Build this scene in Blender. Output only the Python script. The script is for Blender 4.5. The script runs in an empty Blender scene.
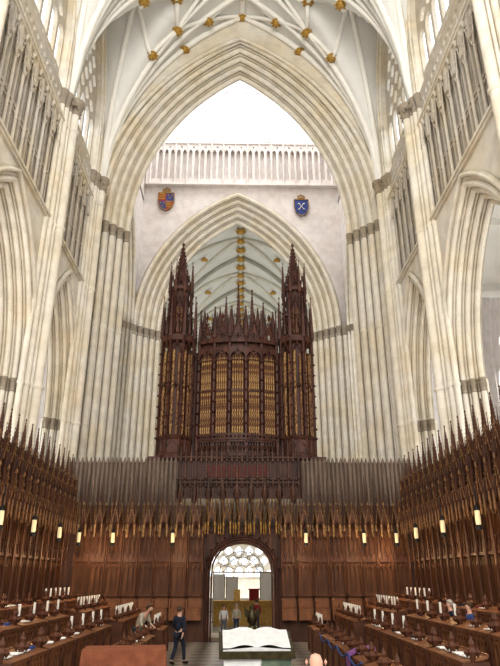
import bpy, math, random
from math import sin, cos, pi, sqrt, radians, acos, atan2
from mathutils import Vector, Matrix
random.seed(7)
SC=bpy.context.scene
COL=SC.collection
H=2.67

# ------------------------------------------------------------ materials
def newmat(name):
    m=bpy.data.materials.new(name); m.use_nodes=True
    nt=m.node_tree; b=nt.nodes['Principled BSDF']
    return m,nt,b
def noise_mat(name,c1,c2,scale=3,rough=.7,metal=0,detail=4,stretch=(1,1,1),bump=0.0,bscale=None,spec=.3,voro=None):
    m,nt,b=newmat(name)
    tc=nt.nodes.new('ShaderNodeTexCoord'); mp=nt.nodes.new('ShaderNodeMapping')
    mp.inputs['Scale'].default_value=stretch
    nz=nt.nodes.new('ShaderNodeTexNoise'); nz.inputs['Scale'].default_value=scale; nz.inputs['Detail'].default_value=detail
    cr=nt.nodes.new('ShaderNodeValToRGB')
    cr.color_ramp.elements[0].position=.3; cr.color_ramp.elements[1].position=.7
    cr.color_ramp.elements[0].color=(*c1,1); cr.color_ramp.elements[1].color=(*c2,1)
    L=nt.links.new
    L(tc.outputs['Object'],mp.inputs[0]); L(mp.outputs[0],nz.inputs['Vector']); L(cr.outputs[0],b.inputs['Base Color'])
    if voro:
        vo=nt.nodes.new('ShaderNodeTexVoronoi'); vo.inputs['Scale'].default_value=voro
        L(mp.outputs[0],vo.inputs['Vector']); L(vo.outputs['Distance'],cr.inputs[0])
    else: L(nz.outputs['Fac'],cr.inputs[0])
    b.inputs['Roughness'].default_value=rough; b.inputs['Metallic'].default_value=metal
    b.inputs['Specular IOR Level'].default_value=spec
    if bump:
        bp=nt.nodes.new('ShaderNodeBump'); bp.inputs['Strength'].default_value=bump
        n2=nt.nodes.new('ShaderNodeTexNoise'); n2.inputs['Scale'].default_value=bscale or scale*4
        L(tc.outputs['Object'],n2.inputs['Vector']); L(n2.outputs['Fac'],bp.inputs['Height']); L(bp.outputs[0],b.inputs['Normal'])
    return m
def stone_mat(name,c1,c2,mort,bw=1.1,rh=.42,patch=(.93,.86,.72)):
    m,nt,b=newmat(name); L=nt.links.new
    tc=nt.nodes.new('ShaderNodeTexCoord'); sp=nt.nodes.new('ShaderNodeSeparateXYZ'); ad=nt.nodes.new('ShaderNodeMath'); cb=nt.nodes.new('ShaderNodeCombineXYZ')
    L(tc.outputs['Object'],sp.inputs[0]); L(sp.outputs[0],ad.inputs[0]); L(sp.outputs[1],ad.inputs[1]); L(ad.outputs[0],cb.inputs[0]); L(sp.outputs[2],cb.inputs[1])
    br=nt.nodes.new('ShaderNodeTexBrick'); br.inputs['Scale'].default_value=1
    br.inputs['Brick Width'].default_value=bw; br.inputs['Row Height'].default_value=rh; br.inputs['Mortar Size'].default_value=.006
    br.inputs['Color1'].default_value=(*c1,1); br.inputs['Color2'].default_value=(*c2,1); br.inputs['Mortar'].default_value=(*mort,1)
    L(cb.outputs[0],br.inputs['Vector'])
    def nz(scale,lo,hi,p0,p1,src,fac):
        n=nt.nodes.new('ShaderNodeTexNoise'); n.inputs['Scale'].default_value=scale; n.inputs['Detail'].default_value=5
        L(tc.outputs['Object'],n.inputs['Vector'])
        cr=nt.nodes.new('ShaderNodeValToRGB'); cr.color_ramp.elements[0].position=p0; cr.color_ramp.elements[1].position=p1
        cr.color_ramp.elements[0].color=(*lo,1); cr.color_ramp.elements[1].color=(*hi,1)
        L(n.outputs['Fac'],cr.inputs[0])
        mx=nt.nodes.new('ShaderNodeMix'); mx.data_type='RGBA'; mx.blend_type='MULTIPLY'; mx.inputs[0].default_value=fac
        L(src,mx.inputs[6]); L(cr.outputs[0],mx.inputs[7]); return mx.outputs[2]
    o=nz(.45,patch,(1,1,1),.33,.58,br.outputs['Color'],.8)
    o=nz(1.6,(.80,.79,.78),(1,1,1),.35,.6,o,.6)
    L(o,b.inputs['Base Color'])
    b.inputs['Roughness'].default_value=.85; b.inputs['Specular IOR Level'].default_value=.15
    return m
def glass_mat(name,tints,strength,scale=3.):
    m,nt,b=newmat(name); L=nt.links.new
    nt.nodes.remove(b); out=nt.nodes['Material Output']
    em=nt.nodes.new('ShaderNodeEmission'); em.inputs['Strength'].default_value=strength
    tc=nt.nodes.new('ShaderNodeTexCoord'); vo=nt.nodes.new('ShaderNodeTexVoronoi'); vo.inputs['Scale'].default_value=scale
    cr=nt.nodes.new('ShaderNodeValToRGB'); sp=nt.nodes.new('ShaderNodeSeparateColor')
    e=cr.color_ramp.elements
    e[0].color=(*tints[0],1); e[1].color=(*tints[-1],1)
    for i,t in enumerate(tints[1:-1]):
        k=e.new((i+1)/(len(tints)-1)); k.color=(*t,1)
    L(tc.outputs['Object'],vo.inputs['Vector']); L(vo.outputs['Color'],sp.inputs[0]); L(sp.outputs[0],cr.inputs[0]); L(cr.outputs[0],em.inputs['Color']); L(em.outputs[0],out.inputs[0])
    return m
STONE=stone_mat('limestone',(.80,.752,.662),(.76,.712,.622),(.68,.63,.54))
STONE_T=stone_mat('limestone_tracery_grey',(.62,.57,.49),(.58,.53,.46),(.5,.46,.40))
STONE_D=stone_mat('limestone_grey_brown',(.38,.33,.26),(.34,.29,.23),(.30,.25,.20))  # darker grey-brown stone for capitals and choir screen
STONE_K=stone_mat('limestone_painted_shade',(.24,.20,.16),(.21,.17,.14),(.18,.15,.12))  # triforium shadow put into the stone colour
STONE_W=stone_mat('pale_limestone',(.82,.78,.76),(.80,.76,.74),(.76,.72,.70),patch=(.95,.92,.90))
PLASTER=noise_mat('vault_plaster',(.74,.73,.69),(.81,.80,.76),.6,.9)
RIB=noise_mat('vault_rib_stone',(.86,.83,.76),(.91,.89,.83),1,.85)
RIBN=noise_mat('nave_rib_stone',(.66,.64,.56),(.74,.72,.64),1,.85)
GOLD=noise_mat('gilding',(.34,.19,.04),(.64,.41,.10),6,.4,.5,bump=.4)
GOLDD=noise_mat('worn_gilding',(.18,.09,.025),(.50,.31,.09),9,.45,.35,bump=.4)
WOOD=noise_mat('oak_brown',(.042,.016,.009),(.12,.048,.024),3,.5,0,6,(1,1,.25),bump=.2)
WOODL=noise_mat('oak_warm',(.075,.029,.012),(.17,.070,.028),3,.5,0,6,(1,1,.2),bump=.2)
WOODK=noise_mat('oak_red_brown',(.14,.054,.024),(.27,.118,.052),3,.5,0,6,(1,1,.4),bump=.2)
WOODR=noise_mat('oak_dark_brown',(.060,.023,.012),(.13,.050,.025),3,.45,0,6,(.3,.3,1))
WOODD=noise_mat('organ_oak_dark',(.042,.016,.011),(.115,.044,.028),4,.5,0,5,(1,1,.3),bump=.3)
WOODG=noise_mat('oak_greyed',(.13,.095,.072),(.25,.19,.15),4,.8,0,5,(1,1,.15))
TIP=noise_mat('oak_light_edges',(.10,.048,.022),(.28,.15,.068),9,.5,.0)
TIPG=noise_mat('oak_tan_edges',(.17,.10,.045),(.40,.26,.12),9,.5,.0)
PIPE=noise_mat('gilt_patterned_pipe',(.46,.29,.12),(.13,.05,.026),9,.5,.15,3,(1,1,.6),voro=11)
PIPED=noise_mat('painted_pipe',(.34,.18,.07),(.08,.03,.02),14,.5,.1,3,(1,1,.6),voro=13)
REDP=noise_mat('red_painted_panel',(.11,.022,.017),(.16,.035,.024),5,.6)
BROWNC=noise_mat('brown_table_cloth',(.22,.07,.035),(.31,.11,.055),5,.85)
IRON=noise_mat('black_iron',(.012,.012,.012),(.03,.03,.03),5,.5,.5)
BRONZE=noise_mat('dark_bronze',(.03,.025,.015),(.09,.07,.03),8,.35,.7)
PAPER=noise_mat('white_paper',(.80,.82,.80),(.90,.90,.87),3,.8)
SHADE=noise_mat('ivory_shade',(.66,.63,.57),(.76,.73,.67),3,.8)
GREENC=noise_mat('green_grey_cloth',(.08,.11,.08),(.16,.20,.14),6,.9)
REDC=noise_mat('red_cloth',(.30,.03,.03),(.42,.05,.05),8,.9)
CUSH=noise_mat('maroon_cushion',(.14,.03,.025),(.20,.05,.035),8,.9)
PURP=noise_mat('purple_cloth',(.18,.06,.22),(.32,.14,.34),8,.9)
BLUEC=noise_mat('blue_cloth',(.03,.06,.20),(.06,.11,.32),8,.9)
BLACKC=noise_mat('dark_jacket_cloth',(.012,.016,.03),(.03,.035,.055),8,.9)
BEIGE=noise_mat('beige_cloth',(.38,.34,.26),(.50,.45,.36),8,.9)
GREYC=noise_mat('grey_cloth',(.10,.11,.13),(.18,.19,.21),8,.9)
WHITEC=noise_mat('white_cloth',(.62,.62,.62),(.75,.74,.72),8,.9)
DENIM=noise_mat('denim',(.025,.035,.06),(.05,.07,.12),12,.9)
PINKC=noise_mat('pink_cloth',(.55,.22,.25),(.68,.32,.34),8,.9)
SKIN=noise_mat('skin',(.58,.34,.25),(.66,.41,.31),5,.55)
HAIRB=noise_mat('brown_hair',(.05,.025,.012),(.10,.055,.03),20,.6,stretch=(1,1,.2))
HAIRG=noise_mat('grey_hair',(.30,.28,.26),(.45,.43,.41),20,.6,stretch=(1,1,.2))
SHOE=noise_mat('shoe_leather',(.01,.008,.007),(.03,.022,.018),6,.5)
EYE=noise_mat('eye_dark',(.01,.01,.01),(.03,.02,.02),6,.2)
LIP=noise_mat('lip',(.40,.13,.12),(.45,.17,.15),6,.5)
YEL=noise_mat('golden_oak',(.55,.32,.08),(.72,.48,.15),6,.6)
HB=noise_mat('heraldic_blue',(.03,.05,.20),(.05,.08,.28),6,.6)
HR=noise_mat('heraldic_red',(.38,.04,.035),(.48,.06,.05),6,.6)
GLASSC=glass_mat('clerestory_leaded_glass',[(.45,.52,.58),(.9,.93,.95),(.65,.7,.75),(1,1,1)],2.2)
GLASSA=glass_mat('aisle_stained_glass',[(.45,.42,.38),(.95,.95,.9),(.6,.65,.7),(1,.95,.85)],3.0,4)
GLASSN=glass_mat('nave_stained_glass',[(.35,.34,.32),(.85,.85,.8),(.5,.55,.6),(.9,.85,.8)],1.6,3)
GLASSL=glass_mat('lantern_clear_glass',[(.95,.97,1),(1,1,1)],1.6,1.5)
def lampmat():
    m,nt,b=newmat('lit_lamp_glass')
    b.inputs['Emission Color'].default_value=(1,.78,.42,1); b.inputs['Emission Strength'].default_value=.34
    tc=nt.nodes.new('ShaderNodeTexCoord'); nz=nt.nodes.new('ShaderNodeTexNoise'); nz.inputs['Scale'].default_value=4
    cr=nt.nodes.new('ShaderNodeValToRGB'); cr.color_ramp.elements[0].color=(.52,.44,.27,1); cr.color_ramp.elements[1].color=(.64,.57,.38,1)
    nt.links.new(tc.outputs['Object'],nz.inputs['Vector']); nt.links.new(nz.outputs['Fac'],cr.inputs[0]); nt.links.new(cr.outputs[0],b.inputs['Base Color'])
    return m
LAMP=lampmat()
def floormat():
    m,nt,b=newmat('marble_tile_floor'); L=nt.links.new
    tc=nt.nodes.new('ShaderNodeTexCoord'); mp=nt.nodes.new('ShaderNodeMapping'); mp.inputs['Rotation'].default_value=(0,0,pi/4)
    ck=nt.nodes.new('ShaderNodeTexChecker'); ck.inputs['Scale'].default_value=1.5
    ck.inputs['Color1'].default_value=(.30,.28,.25,1); ck.inputs['Color2'].default_value=(.11,.10,.09,1)
    nz=nt.nodes.new('ShaderNodeTexNoise'); nz.inputs['Scale'].default_value=3
    mx=nt.nodes.new('ShaderNodeMix'); mx.data_type='RGBA'; mx.blend_type='OVERLAY'; mx.inputs[0].default_value=.4
    L(tc.outputs['Object'],mp.inputs[0]); L(mp.outputs[0],ck.inputs[0]); L(ck.outputs[0],mx.inputs[6]); L(tc.outputs['Object'],nz.inputs['Vector']); L(nz.outputs['Color'],mx.inputs[7]); L(mx.outputs[2],b.inputs['Base Color'])
    b.inputs['Roughness'].default_value=.35
    return m
FLOOR=floormat()

# ------------------------------------------------------------ mesh builder
class MB:
    def __init__(s): s.v=[]; s.f=[]; s.m=[]; s.s=[]; s.mi=0
    def add(s,vs,fs,sm=False):
        o=len(s.v); s.v+= [tuple(v) for v in vs]
        for f in fs: s.f.append(tuple(i+o for i in f)); s.m.append(s.mi); s.s.append(sm)
    def box(s,x0,x1,y0,y1,z0,z1):
        s.add([(x0,y0,z0),(x1,y0,z0),(x1,y1,z0),(x0,y1,z0),(x0,y0,z1),(x1,y0,z1),(x1,y1,z1),(x0,y1,z1)],
              [(3,2,1,0),(4,5,6,7),(0,1,5,4),(1,2,6,5),(2,3,7,6),(3,0,4,7)])
    def lathe(s,cx,cy,prof,n=12,sm=True,rot=0.,sy=1.):
        vs=[];fs=[]
        for r,z in prof:
            for i in range(n):
                a=2*pi*i/n+rot; vs.append((cx+r*cos(a),cy+r*sin(a)*sy,z))
        k=len(prof)
        for j in range(k-1):
            for i in range(n):
                i2=(i+1)%n; fs.append((j*n+i,j*n+i2,(j+1)*n+i2,(j+1)*n+i))
        s.add(vs,fs,sm)
        s.add(vs[:n],[tuple(range(n-1,-1,-1))]); s.add(vs[-n:],[tuple(range(n))])
    def cyl(s,cx,cy,z0,z1,r,r1=None,n=12,sm=True): s.lathe(cx,cy,[(r,z0),(r if r1 is None else r1,z1)],n,sm)
    def tube(s,path,r,n=6,sm=True):
        P=[Vector(p) for p in path]; vs=[];fs=[]
        up=Vector((0,0,1))
        for i,p in enumerate(P):
            t=(P[min(i+1,len(P)-1)]-P[max(i-1,0)]).normalized()
            a=t.cross(up)
            if a.length<.05: a=t.cross(Vector((1,0,0)))
            a.normalize(); b=a.cross(t).normalized()
            rr=r[i] if isinstance(r,(list,tuple)) else r
            for k in range(n):
                an=2*pi*k/n; vs.append(p+a*cos(an)*rr+b*sin(an)*rr)
        for i in range(len(P)-1):
            for k in range(n):
                k2=(k+1)%n; fs.append((i*n+k,i*n+k2,(i+1)*n+k2,(i+1)*n+k))
        s.add(vs,fs,sm)
        s.add(vs[:n],[tuple(range(n))]); s.add(vs[-n:],[tuple(range(n-1,-1,-1))])
    def ext(s,pts,fn):
        n=len(pts); o=Vector(fn); P=[Vector(p) for p in pts]; Q=[p+o for p in P]
        s.add(P+Q,[tuple(range(n)),tuple(range(2*n-1,n-1,-1))]+[(i,n+i,n+(i+1)%n,(i+1)%n) for i in range(n)])
    def octa(s,x,y,z,r,rz=None):
        rz=rz or r
        s.add([(x+r,y,z),(x,y+r,z),(x-r,y,z),(x,y-r,z),(x,y,z+rz),(x,y,z-rz)],
              [(0,1,4),(1,2,4),(2,3,4),(3,0,4),(1,0,5),(2,1,5),(3,2,5),(0,3,5)])
    def spire(s,x,y,z0,z1,r,crk=6,n=4,cs=.35):
        s.lathe(x,y,[(r,z0),(r*1.15,z0+.02*(z1-z0)),(r*.15,z1-.06*(z1-z0))],n,False,pi/4)
        h=z1-z0
        for i in range(crk):
            t=(i+.4)/crk; rr=r*(1-t)*1.05+r*.12
            for a in range(4):
                an=pi/4+a*pi/2; s.octa(x+rr*cos(an),y+rr*sin(an),z0+t*h*.92,r*cs*(1-.5*t),r*cs*(1-.5*t)*1.2)
        s.octa(x,y,z1-.05*h,r*.38,.05*h)
    def mesh(s,name,*mats):
        me=bpy.data.meshes.new(name); me.from_pydata(s.v,[],s.f)
        for m in mats: me.materials.append(m)
        for i,p in enumerate(me.polygons):
            p.material_index=min(s.m[i],len(mats)-1); p.use_smooth=s.s[i]
        me.update(); return me

def obj(name,me,parent=None,loc=(0,0,0),rz=0.,**kw):
    o=bpy.data.objects.new(name,me); COL.objects.link(o); o.location=loc; o.rotation_euler=(0,0,rz)
    if parent: o.parent=parent
    for k,v in kw.items(): o[k]=v
    return o
def struct(name,me,label,**kw):
    return obj(name,me,label=label,category=kw.pop('category','wall'),kind='structure',**kw)
def thing(name,label,cat,loc=(0,0,0),rz=0.,parts=(),group=None):
    o=obj(name,None,None,loc,rz,label=label,category=cat)
    o.empty_display_size=.3
    if group: o['group']=group
    for p in parts: obj(p[0],p[1],o)
    return o
def copy_thing(src,loc,rz=0.,scale=None,label=None):
    n=src.copy(); COL.objects.link(n); n.location=loc; n.rotation_euler=(0,0,rz)
    if scale: n.scale=(scale,scale,scale)
    if label: n['label']=label
    def rec(a,b):
        for c in a.children:
            k=c.copy(); COL.objects.link(k); k.parent=b; rec(c,k)
    rec(src,n)
    return n

def arch(a,r,zs,off=0.,n=14,cx=0.):
    R=(a*a+r*r)/(2*a); c=R-a; R2=R+off
    th=acos(max(-1,min(1,c/R2)))
    L=[(cx+c-R2*cos(th*i/n),zs+R2*sin(th*i/n)) for i in range(n+1)]
    Rr=[(2*cx-x,z) for x,z in L[:-1]][::-1]
    return L+Rr
def archhole(a,r,zs,zb,off=0.,cx=0.,n=14):
    p=arch(a,r,zs,off,n,cx)
    return [(p[0][0],zb)]+p+[(p[-1][0],zb)]
def circ(cx,cz,r,n=10,lob=0):
    if lob: return [(cx+r*(.78+.22*abs(cos(lob/2*2*pi*i/(n*2))))*cos(2*pi*i/(n*2)),cz+r*(.78+.22*abs(cos(lob/2*2*pi*i/(n*2))))*sin(2*pi*i/(n*2))) for i in range(n*2)]
    return [(cx+r*cos(2*pi*i/n),cz+r*sin(2*pi*i/n)) for i in range(n)]
def plate_raw(outer,holes,t):
    cu=bpy.data.curves.new('c','CURVE'); cu.dimensions='2D'; cu.fill_mode='BOTH'; cu.extrude=t/2
    for pts in [outer]+list(holes):
        sp=cu.splines.new('POLY'); sp.points.add(len(pts)-1)
        for i,p in enumerate(pts): sp.points[i].co=(p[0],p[1],0,1)
        sp.use_cyclic_u=True
    o=bpy.data.objects.new('c',cu); COL.objects.link(o)
    dg=bpy.context.evaluated_depsgraph_get()
    me=o.evaluated_get(dg).to_mesh()
    vs=[tuple(v.co) for v in me.vertices]; fs=[tuple(p.vertices) for p in me.polygons]
    o.evaluated_get(dg).to_mesh_clear()
    bpy.data.objects.remove(o); bpy.data.curves.remove(cu)
    return vs,fs
def plate(mb,outer,holes,d0,d1,axis='Y'):
    vs,fs=plate_raw(outer,holes,abs(d1-d0)); mid=(d0+d1)/2
    if axis=='Y': vs=[(v[0],mid+v[2],v[1]) for v in vs]
    else: vs=[(mid+v[2],v[0],v[1]) for v in vs]
    mb.add(vs,fs)
def rect(a0,a1,b0,b1): return [(a0,b0),(a1,b0),(a1,b1),(a0,b1)]
def arch_h(a,r,x):
    R=(a*a+r*r)/(2*a); c=R-a; q=R*R-(c+abs(x))**2
    return sqrt(q) if q>0 else 0
def tracery_holes(a,r,zs,zb,n,bar,cx=0.,trans=None):
    w=2*a/n; hs=[]
    for i in range(n):
        c=cx-a+w*(i+.5); hw=w/2-bar/2
        top=zs+min(0,arch_h(a,r,abs(c-cx)+hw)-w*1.0)
        if trans:
            hs.append(archhole(hw,hw*1.3,trans-bar-hw*1.4,zb+bar,cx=c,n=4)); hs.append(archhole(hw,hw*1.3,top-hw*1.3,trans,cx=c,n=4))
        else: hs.append(archhole(hw,hw*1.3,top-hw*1.3,zb+bar,cx=c,n=4))
    k=0
    while True:
        z=zs+w*(.55+.92*k); any_=False
        m=n-1 if k%2==0 else n
        for i in range(m):
            c=(i-(m-1)/2)*w; rr=w*.5-bar*.5
            ok=all(0<(z+rr*sin(t*pi/4)-zs) and arch_h(a,r,min(a,abs(c+rr*cos(t*pi/4))))-bar>(z+rr*sin(t*pi/4)-zs) and abs(c+rr*cos(t*pi/4))<a for t in range(8))
            if ok: hs.append(circ(cx+c,z,rr,8,4)); any_=True
        k+=1
        if not any_ or k>12: break
    return hs
def mould(mb,a,r,zs,zb,depth,off,d0,axis='Y',rolls=6,cx=0.,sgn=-1,n=18,capm=None,rings=(),small=.38,free=False):
    """arch moulding: round shafts separated by hollows, jambs below; capitals go into capm.
    free=True builds the jamb as detached shafts in front of a recessed backing."""
    Ld=sqrt(depth*depth+off*off); tx,ty=off/Ld,depth/Ld
    px,py=-ty,tx
    W=[1 if i%2==0 else small for i in range(2*rolls-1)]; tot=sum(W); prof=[(0,0)]; s=0; cen=[]
    def pt(u,d): prof.append((tx*u+px*d,ty*u+py*d))
    for w in W:
        wl=w/tot*Ld; rad=.42*wl; c=s+wl/2; dep=wl*(.36 if w==1 else .6); lift=.14*wl if w==1 else -.1*wl
        pt(s+.02*wl,-dep)
        for k in range(9):
            an=pi+.55-(pi+1.1)*k/8; pt(c+rad*cos(an),rad*sin(an)+lift)
        pt(s+.98*wl,-dep)
        cen.append((tx*c+px*lift,ty*c+py*lift,rad,w))
        s+=wl
    prof.append((off,depth))
    R=(a*a+r*r)/(2*a); c=R-a
    rows=[]
    jz=[] if free else [zb,zs]
    for z in jz: rows.append([(cx-(a+pn),d0+sgn*pd,z) for pn,pd in prof])
    for i in range(n+1):
        row=[]
        for pn,pd in prof:
            R2=R+pn; th=acos(max(-1,min(1,c/R2)))*i/n
            row.append((cx+c-R2*cos(th),d0+sgn*pd,zs+R2*sin(th)))
        rows.append(row)
    for i in range(n-1,-1,-1):
        rows.append([(2*cx-p[0],p[1],p[2]) for p in rows[len(jz)+i]])
    for z in jz[::-1]: rows.append([(cx+(a+pn),d0+sgn*pd,z) for pn,pd in prof])
    k=len(prof); vs=[p for row in rows for p in row]
    if axis=='X': vs=[(p[1],p[0],p[2]) for p in vs]
    fs=[(i*k+j,i*k+j+1,(i+1)*k+j+1,(i+1)*k+j) for i in range(len(rows)-1) for j in range(k-1)]
    mb.add(vs,fs,True)
    if free:
        for sd in (-1,1):
            q=[(0,0),(px*-.34,py*-.34),(off+px*-.34,depth+py*-.34),(off,depth)]
            V=[(cx+sd*(a+u),d0+sgn*v) for u,v in q]
            if axis=='X': V=[(y,x) for x,y in V]
            mb.add([(x,y,zb) for x,y in V]+[(x,y,zs) for x,y in V],[(j,j+1,5+j,4+j) for j in range(3)])
    if capm is not None:
        for ci,(pn,pd,rad,w) in enumerate(cen):
            for sd in (-1,1):
                x,y=cx+sd*(a+pn),d0+sgn*pd
                if axis=='X': x,y=y,x
                q=max(rad,.08)
                if free:
                    if w!=1: q=rad*.85
                    mb.lathe(x,y,[(q,zb),(q,zs)],14)
                hh=max(.5,min(.95,q*4)); fl=1.32 if free else 1.6
                capm.lathe(x,y,[(q*1.02,zs-hh*1.15),(q*1.2,zs-hh*1.1),(q*1.02,zs-hh*1.0),(q*1.05,zs-hh*.6),(q*fl*.92,zs-hh*.3),(q*fl*.86,zs-hh*.25),(q*fl,zs-.12),(q*fl,zs)],12)
                for t in range(6):
                    an=t*pi/3; capm.octa(x+q*1.15*cos(an),y+q*1.15*sin(an),zs-hh*.42,q*.25,q*.5)
                for rz in rings: mb.lathe(x,y,[(q,rz-.12),(q*1.2,rz-.04),(q*1.2,rz+.04),(q,rz+.12)],10)
                mb.lathe(x,y,[(q*1.3,zb),(q*1.3,zb+.5),(q*1.15,zb+.7),(q*1.0,zb+.9)],10)

# ------------------------------------------------------------ floor & steps
mb=MB(); mb.box(-24,24,-4,104,-.3,0); struct('floor',mb.mesh('floor',FLOOR),'grey and black marble tiled church floor',category='floor')
mb=MB(); mb.box(-6,6,-4,8.3,0,.15); mb.box(-6,6,-4,7.9,.15,.3); struct('trim_1',mb.mesh('step',STONE),'low stone sanctuary steps across the floor',category='step')

# ------------------------------------------------------------ choir walls
YB=[6.5,15.5,24.5,31.5]; ZS=25.5; HWV=9.0
tn=[2]
def trim(me,label,cat='stone trim',cap=None):
    o=struct('trim_%d'%tn[0],me,label,category=cat); tn[0]+=1
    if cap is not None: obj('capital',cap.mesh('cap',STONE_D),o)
    return o
wn=[1]
AZ=10.3
for side,sn in ((-1,'left'),(1,'right')):
    d0=9.0*side; d1=9.9*side
    holes=[]; bays=[]
    for i in range(3):
        cy=(YB[i]+YB[i+1])/2; hb=(YB[i+1]-YB[i])/2; ww=hb-.75; aw=hb-1.15
        ar=5.9 if i==2 else 6.2
        bays.append((cy,hb,ww,aw,ar))
        holes.append(archhole(aw,ar,AZ,.05,.85,cx=cy))
        holes.append(rect(cy-ww,cy+ww,18.5,23.3))
        holes.append(archhole(ww,7.0,29.5,24.2,cx=cy))
    mb=MB(); plate(mb,rect(6.5,32.0,.0,41.5),holes,d0,d1,'X')
    struct('wall_'+sn,mb.mesh('wall',STONE),'tall limestone choir wall with arcade, triforium and clerestory openings')
    for i,(cy,hb,ww,aw,ar) in enumerate(bays):
        mb=MB(); cp=MB(); mould(mb,aw,ar,AZ,0,1.15,.85,10.1*side,'X',4,cx=cy,sgn=-side,capm=cp,small=.4,free=True)
        mould(mb,aw+.95,ar+1.1,AZ+.1,AZ,.14,.2,9.02*side,'X',1,cx=cy,sgn=-side)
        mould(mb,ww,7,29.5,24.2,.3,.25,9.2*side,'X',2,cx=cy,sgn=-side)
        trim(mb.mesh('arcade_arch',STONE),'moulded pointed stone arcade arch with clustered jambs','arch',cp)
        mb=MB(); hs=[]; nl=round(2*ww/.46); nl+=nl%2; w=2*ww/nl
        for k in range(nl):
            c=cy-ww+w*(k+.5)
            hs.append(archhole(w*.34,.25,21.9,20.3,cx=c,n=4)); hs.append(archhole(w*.34,.2,19.7,18.75,cx=c,n=4)); hs.append(circ(c,20.0,w*.2,6)) 
            if k%2: hs.append(circ(c-w/2,22.55,w*.36,6,4)); hs.append(circ(c-w/2+w,23.0,w*.2,6)) if k<nl-1 else None
        plate(mb,rect(cy-ww-.01,cy+ww+.01,18.45,23.35),hs,9.15*side,9.3*side,'X')
        for k in range(nl//2+1):
            y=cy-ww+2*w*k; mb.cyl(9.02*side,y,18.5,23.3,.08,n=6)
            mb.spire(8.96*side,y,22.2,24.6,.14,5)
        for k in range(nl//2):
            c=cy-ww+w+2*w*k
            mb.tube([(8.98*side,c-w*.9,21.9),(8.94*side,c,23.3),(8.98*side,c+w*.9,21.9)],.055,5)
            for t in (.25,.5,.75):
                for s2 in (-1,1): mb.octa(8.93*side,c+s2*w*.9*(1-t),21.95+1.4*t,.08)
            mb.octa(8.94*side,c,23.5,.11,.25)
            mb.box(min(9.03*side,9.2*side),max(9.03*side,9.2*side),c-.05,c+.05,18.5,23.3)
        mb.box(min(9.05*side,9.2*side),max(9.05*side,9.2*side),cy-ww,cy+ww,19.85,19.92); mb.box(min(9.05*side,9.2*side),max(9.05*side,9.2*side),cy-ww,cy+ww,20.12,20.2)
        trim(mb.mesh('triforium_tracery',STONE_T),'pierced gothic triforium tracery screen in grey stone','tracery')
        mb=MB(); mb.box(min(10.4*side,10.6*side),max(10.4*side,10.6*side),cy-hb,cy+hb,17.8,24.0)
        mb.box(min(9.9*side,10.6*side),max(9.9*side,10.6*side),cy-hb,cy+hb,23.6,23.9); mb.box(min(9.9*side,10.6*side),max(9.9*side,10.6*side),cy-hb,cy+hb,17.9,18.2)  # top and bottom slabs added to keep the passage dark
        trim(mb.mesh('triforium_back',STONE_K),'back wall of the triforium passage, darkened with painted shade')
        mb=MB(); plate(mb,archhole(ww,7.0,29.5,24.2,.1,cx=cy),tracery_holes(ww,7.0,29.5,24.2,5 if i==2 else 7,.24,cy,trans=27),9.45*side,9.65*side,'X')
        plate(mb,rect(cy-ww,cy+ww,24.2,25.6),[circ(cy-ww+w*(k+.5),24.9,w*.4,6,4) for k in range(nl)],9.05*side,9.15*side,'X')
        trim(mb.mesh('clerestory_tracery',STONE_T),'clerestory window tracery with tall lights and pierced parapet','tracery')
        mb=MB(); plate(mb,archhole(ww,7.0,29.5,24.2,.1,cx=cy),[],9.75*side,9.8*side,'X')
        struct('window_%d'%wn[0],mb.mesh('pane',GLASSC),'pale leaded clerestory window glass',category='window'); wn[0]+=1
    for i in range(5):
        cy=7*i
        mb=MB(); plate(mb,rect(cy-3.5,cy+3.5,0,19.5),[archhole(2.8,4.2,12.6,4.5,cx=cy)],16*side,16.6*side,'X')
        plate(mb,archhole(2.8,4.2,12.6,4.5,.1,cx=cy),tracery_holes(2.8,4.2,12.6,4.5,4,.16,cy),16.1*side,16.3*side,'X')
        for q in (-3.4,3.4):
            for e in (-.35,0,.35): mb.cyl(15.9*side,cy+q+e,0,17.3,.16)
        for k in range(9): mb.cyl(15.95*side,cy-2.9+.72*k,.5,4.0,.07,n=6)
        trim(mb.mesh('aisle_wall',STONE_W),'aisle outer wall bay with traceried window')
        mb=MB(); plate(mb,archhole(2.8,4.2,12.6,4.5,.1,cx=cy),[],16.4*side,16.45*side,'X')
        struct('window_%d'%wn[0],mb.mesh('pane',GLASSA),'stained glass aisle window',category='window'); wn[0]+=1
    mb=MB(); mb.box(min(9.9*side,16.6*side),max(9.9*side,16.6*side),-3.5,33,18.6,18.9)
    for k in range(5): mb.box(min(9.9*side,16*side),max(9.9*side,16*side),3.3+7*k,3.7+7*k,18.2,18.6)
    trim(mb.mesh('aisle_ceiling',PLASTER),'aisle ceiling with cross ribs','ceiling')
    mb=MB()
    for z in (18.0,23.6): 
        for e,(q,w) in enumerate(((.0,.12),(.12,.2),(.24,.1))): mb.box(min(d0,d0-side*w),max(d0,d0-side*w),6.5,31.6,z+q,z+q+.12)
    trim(mb.mesh('string_course',STONE),'horizontal moulded stone string courses')
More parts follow.
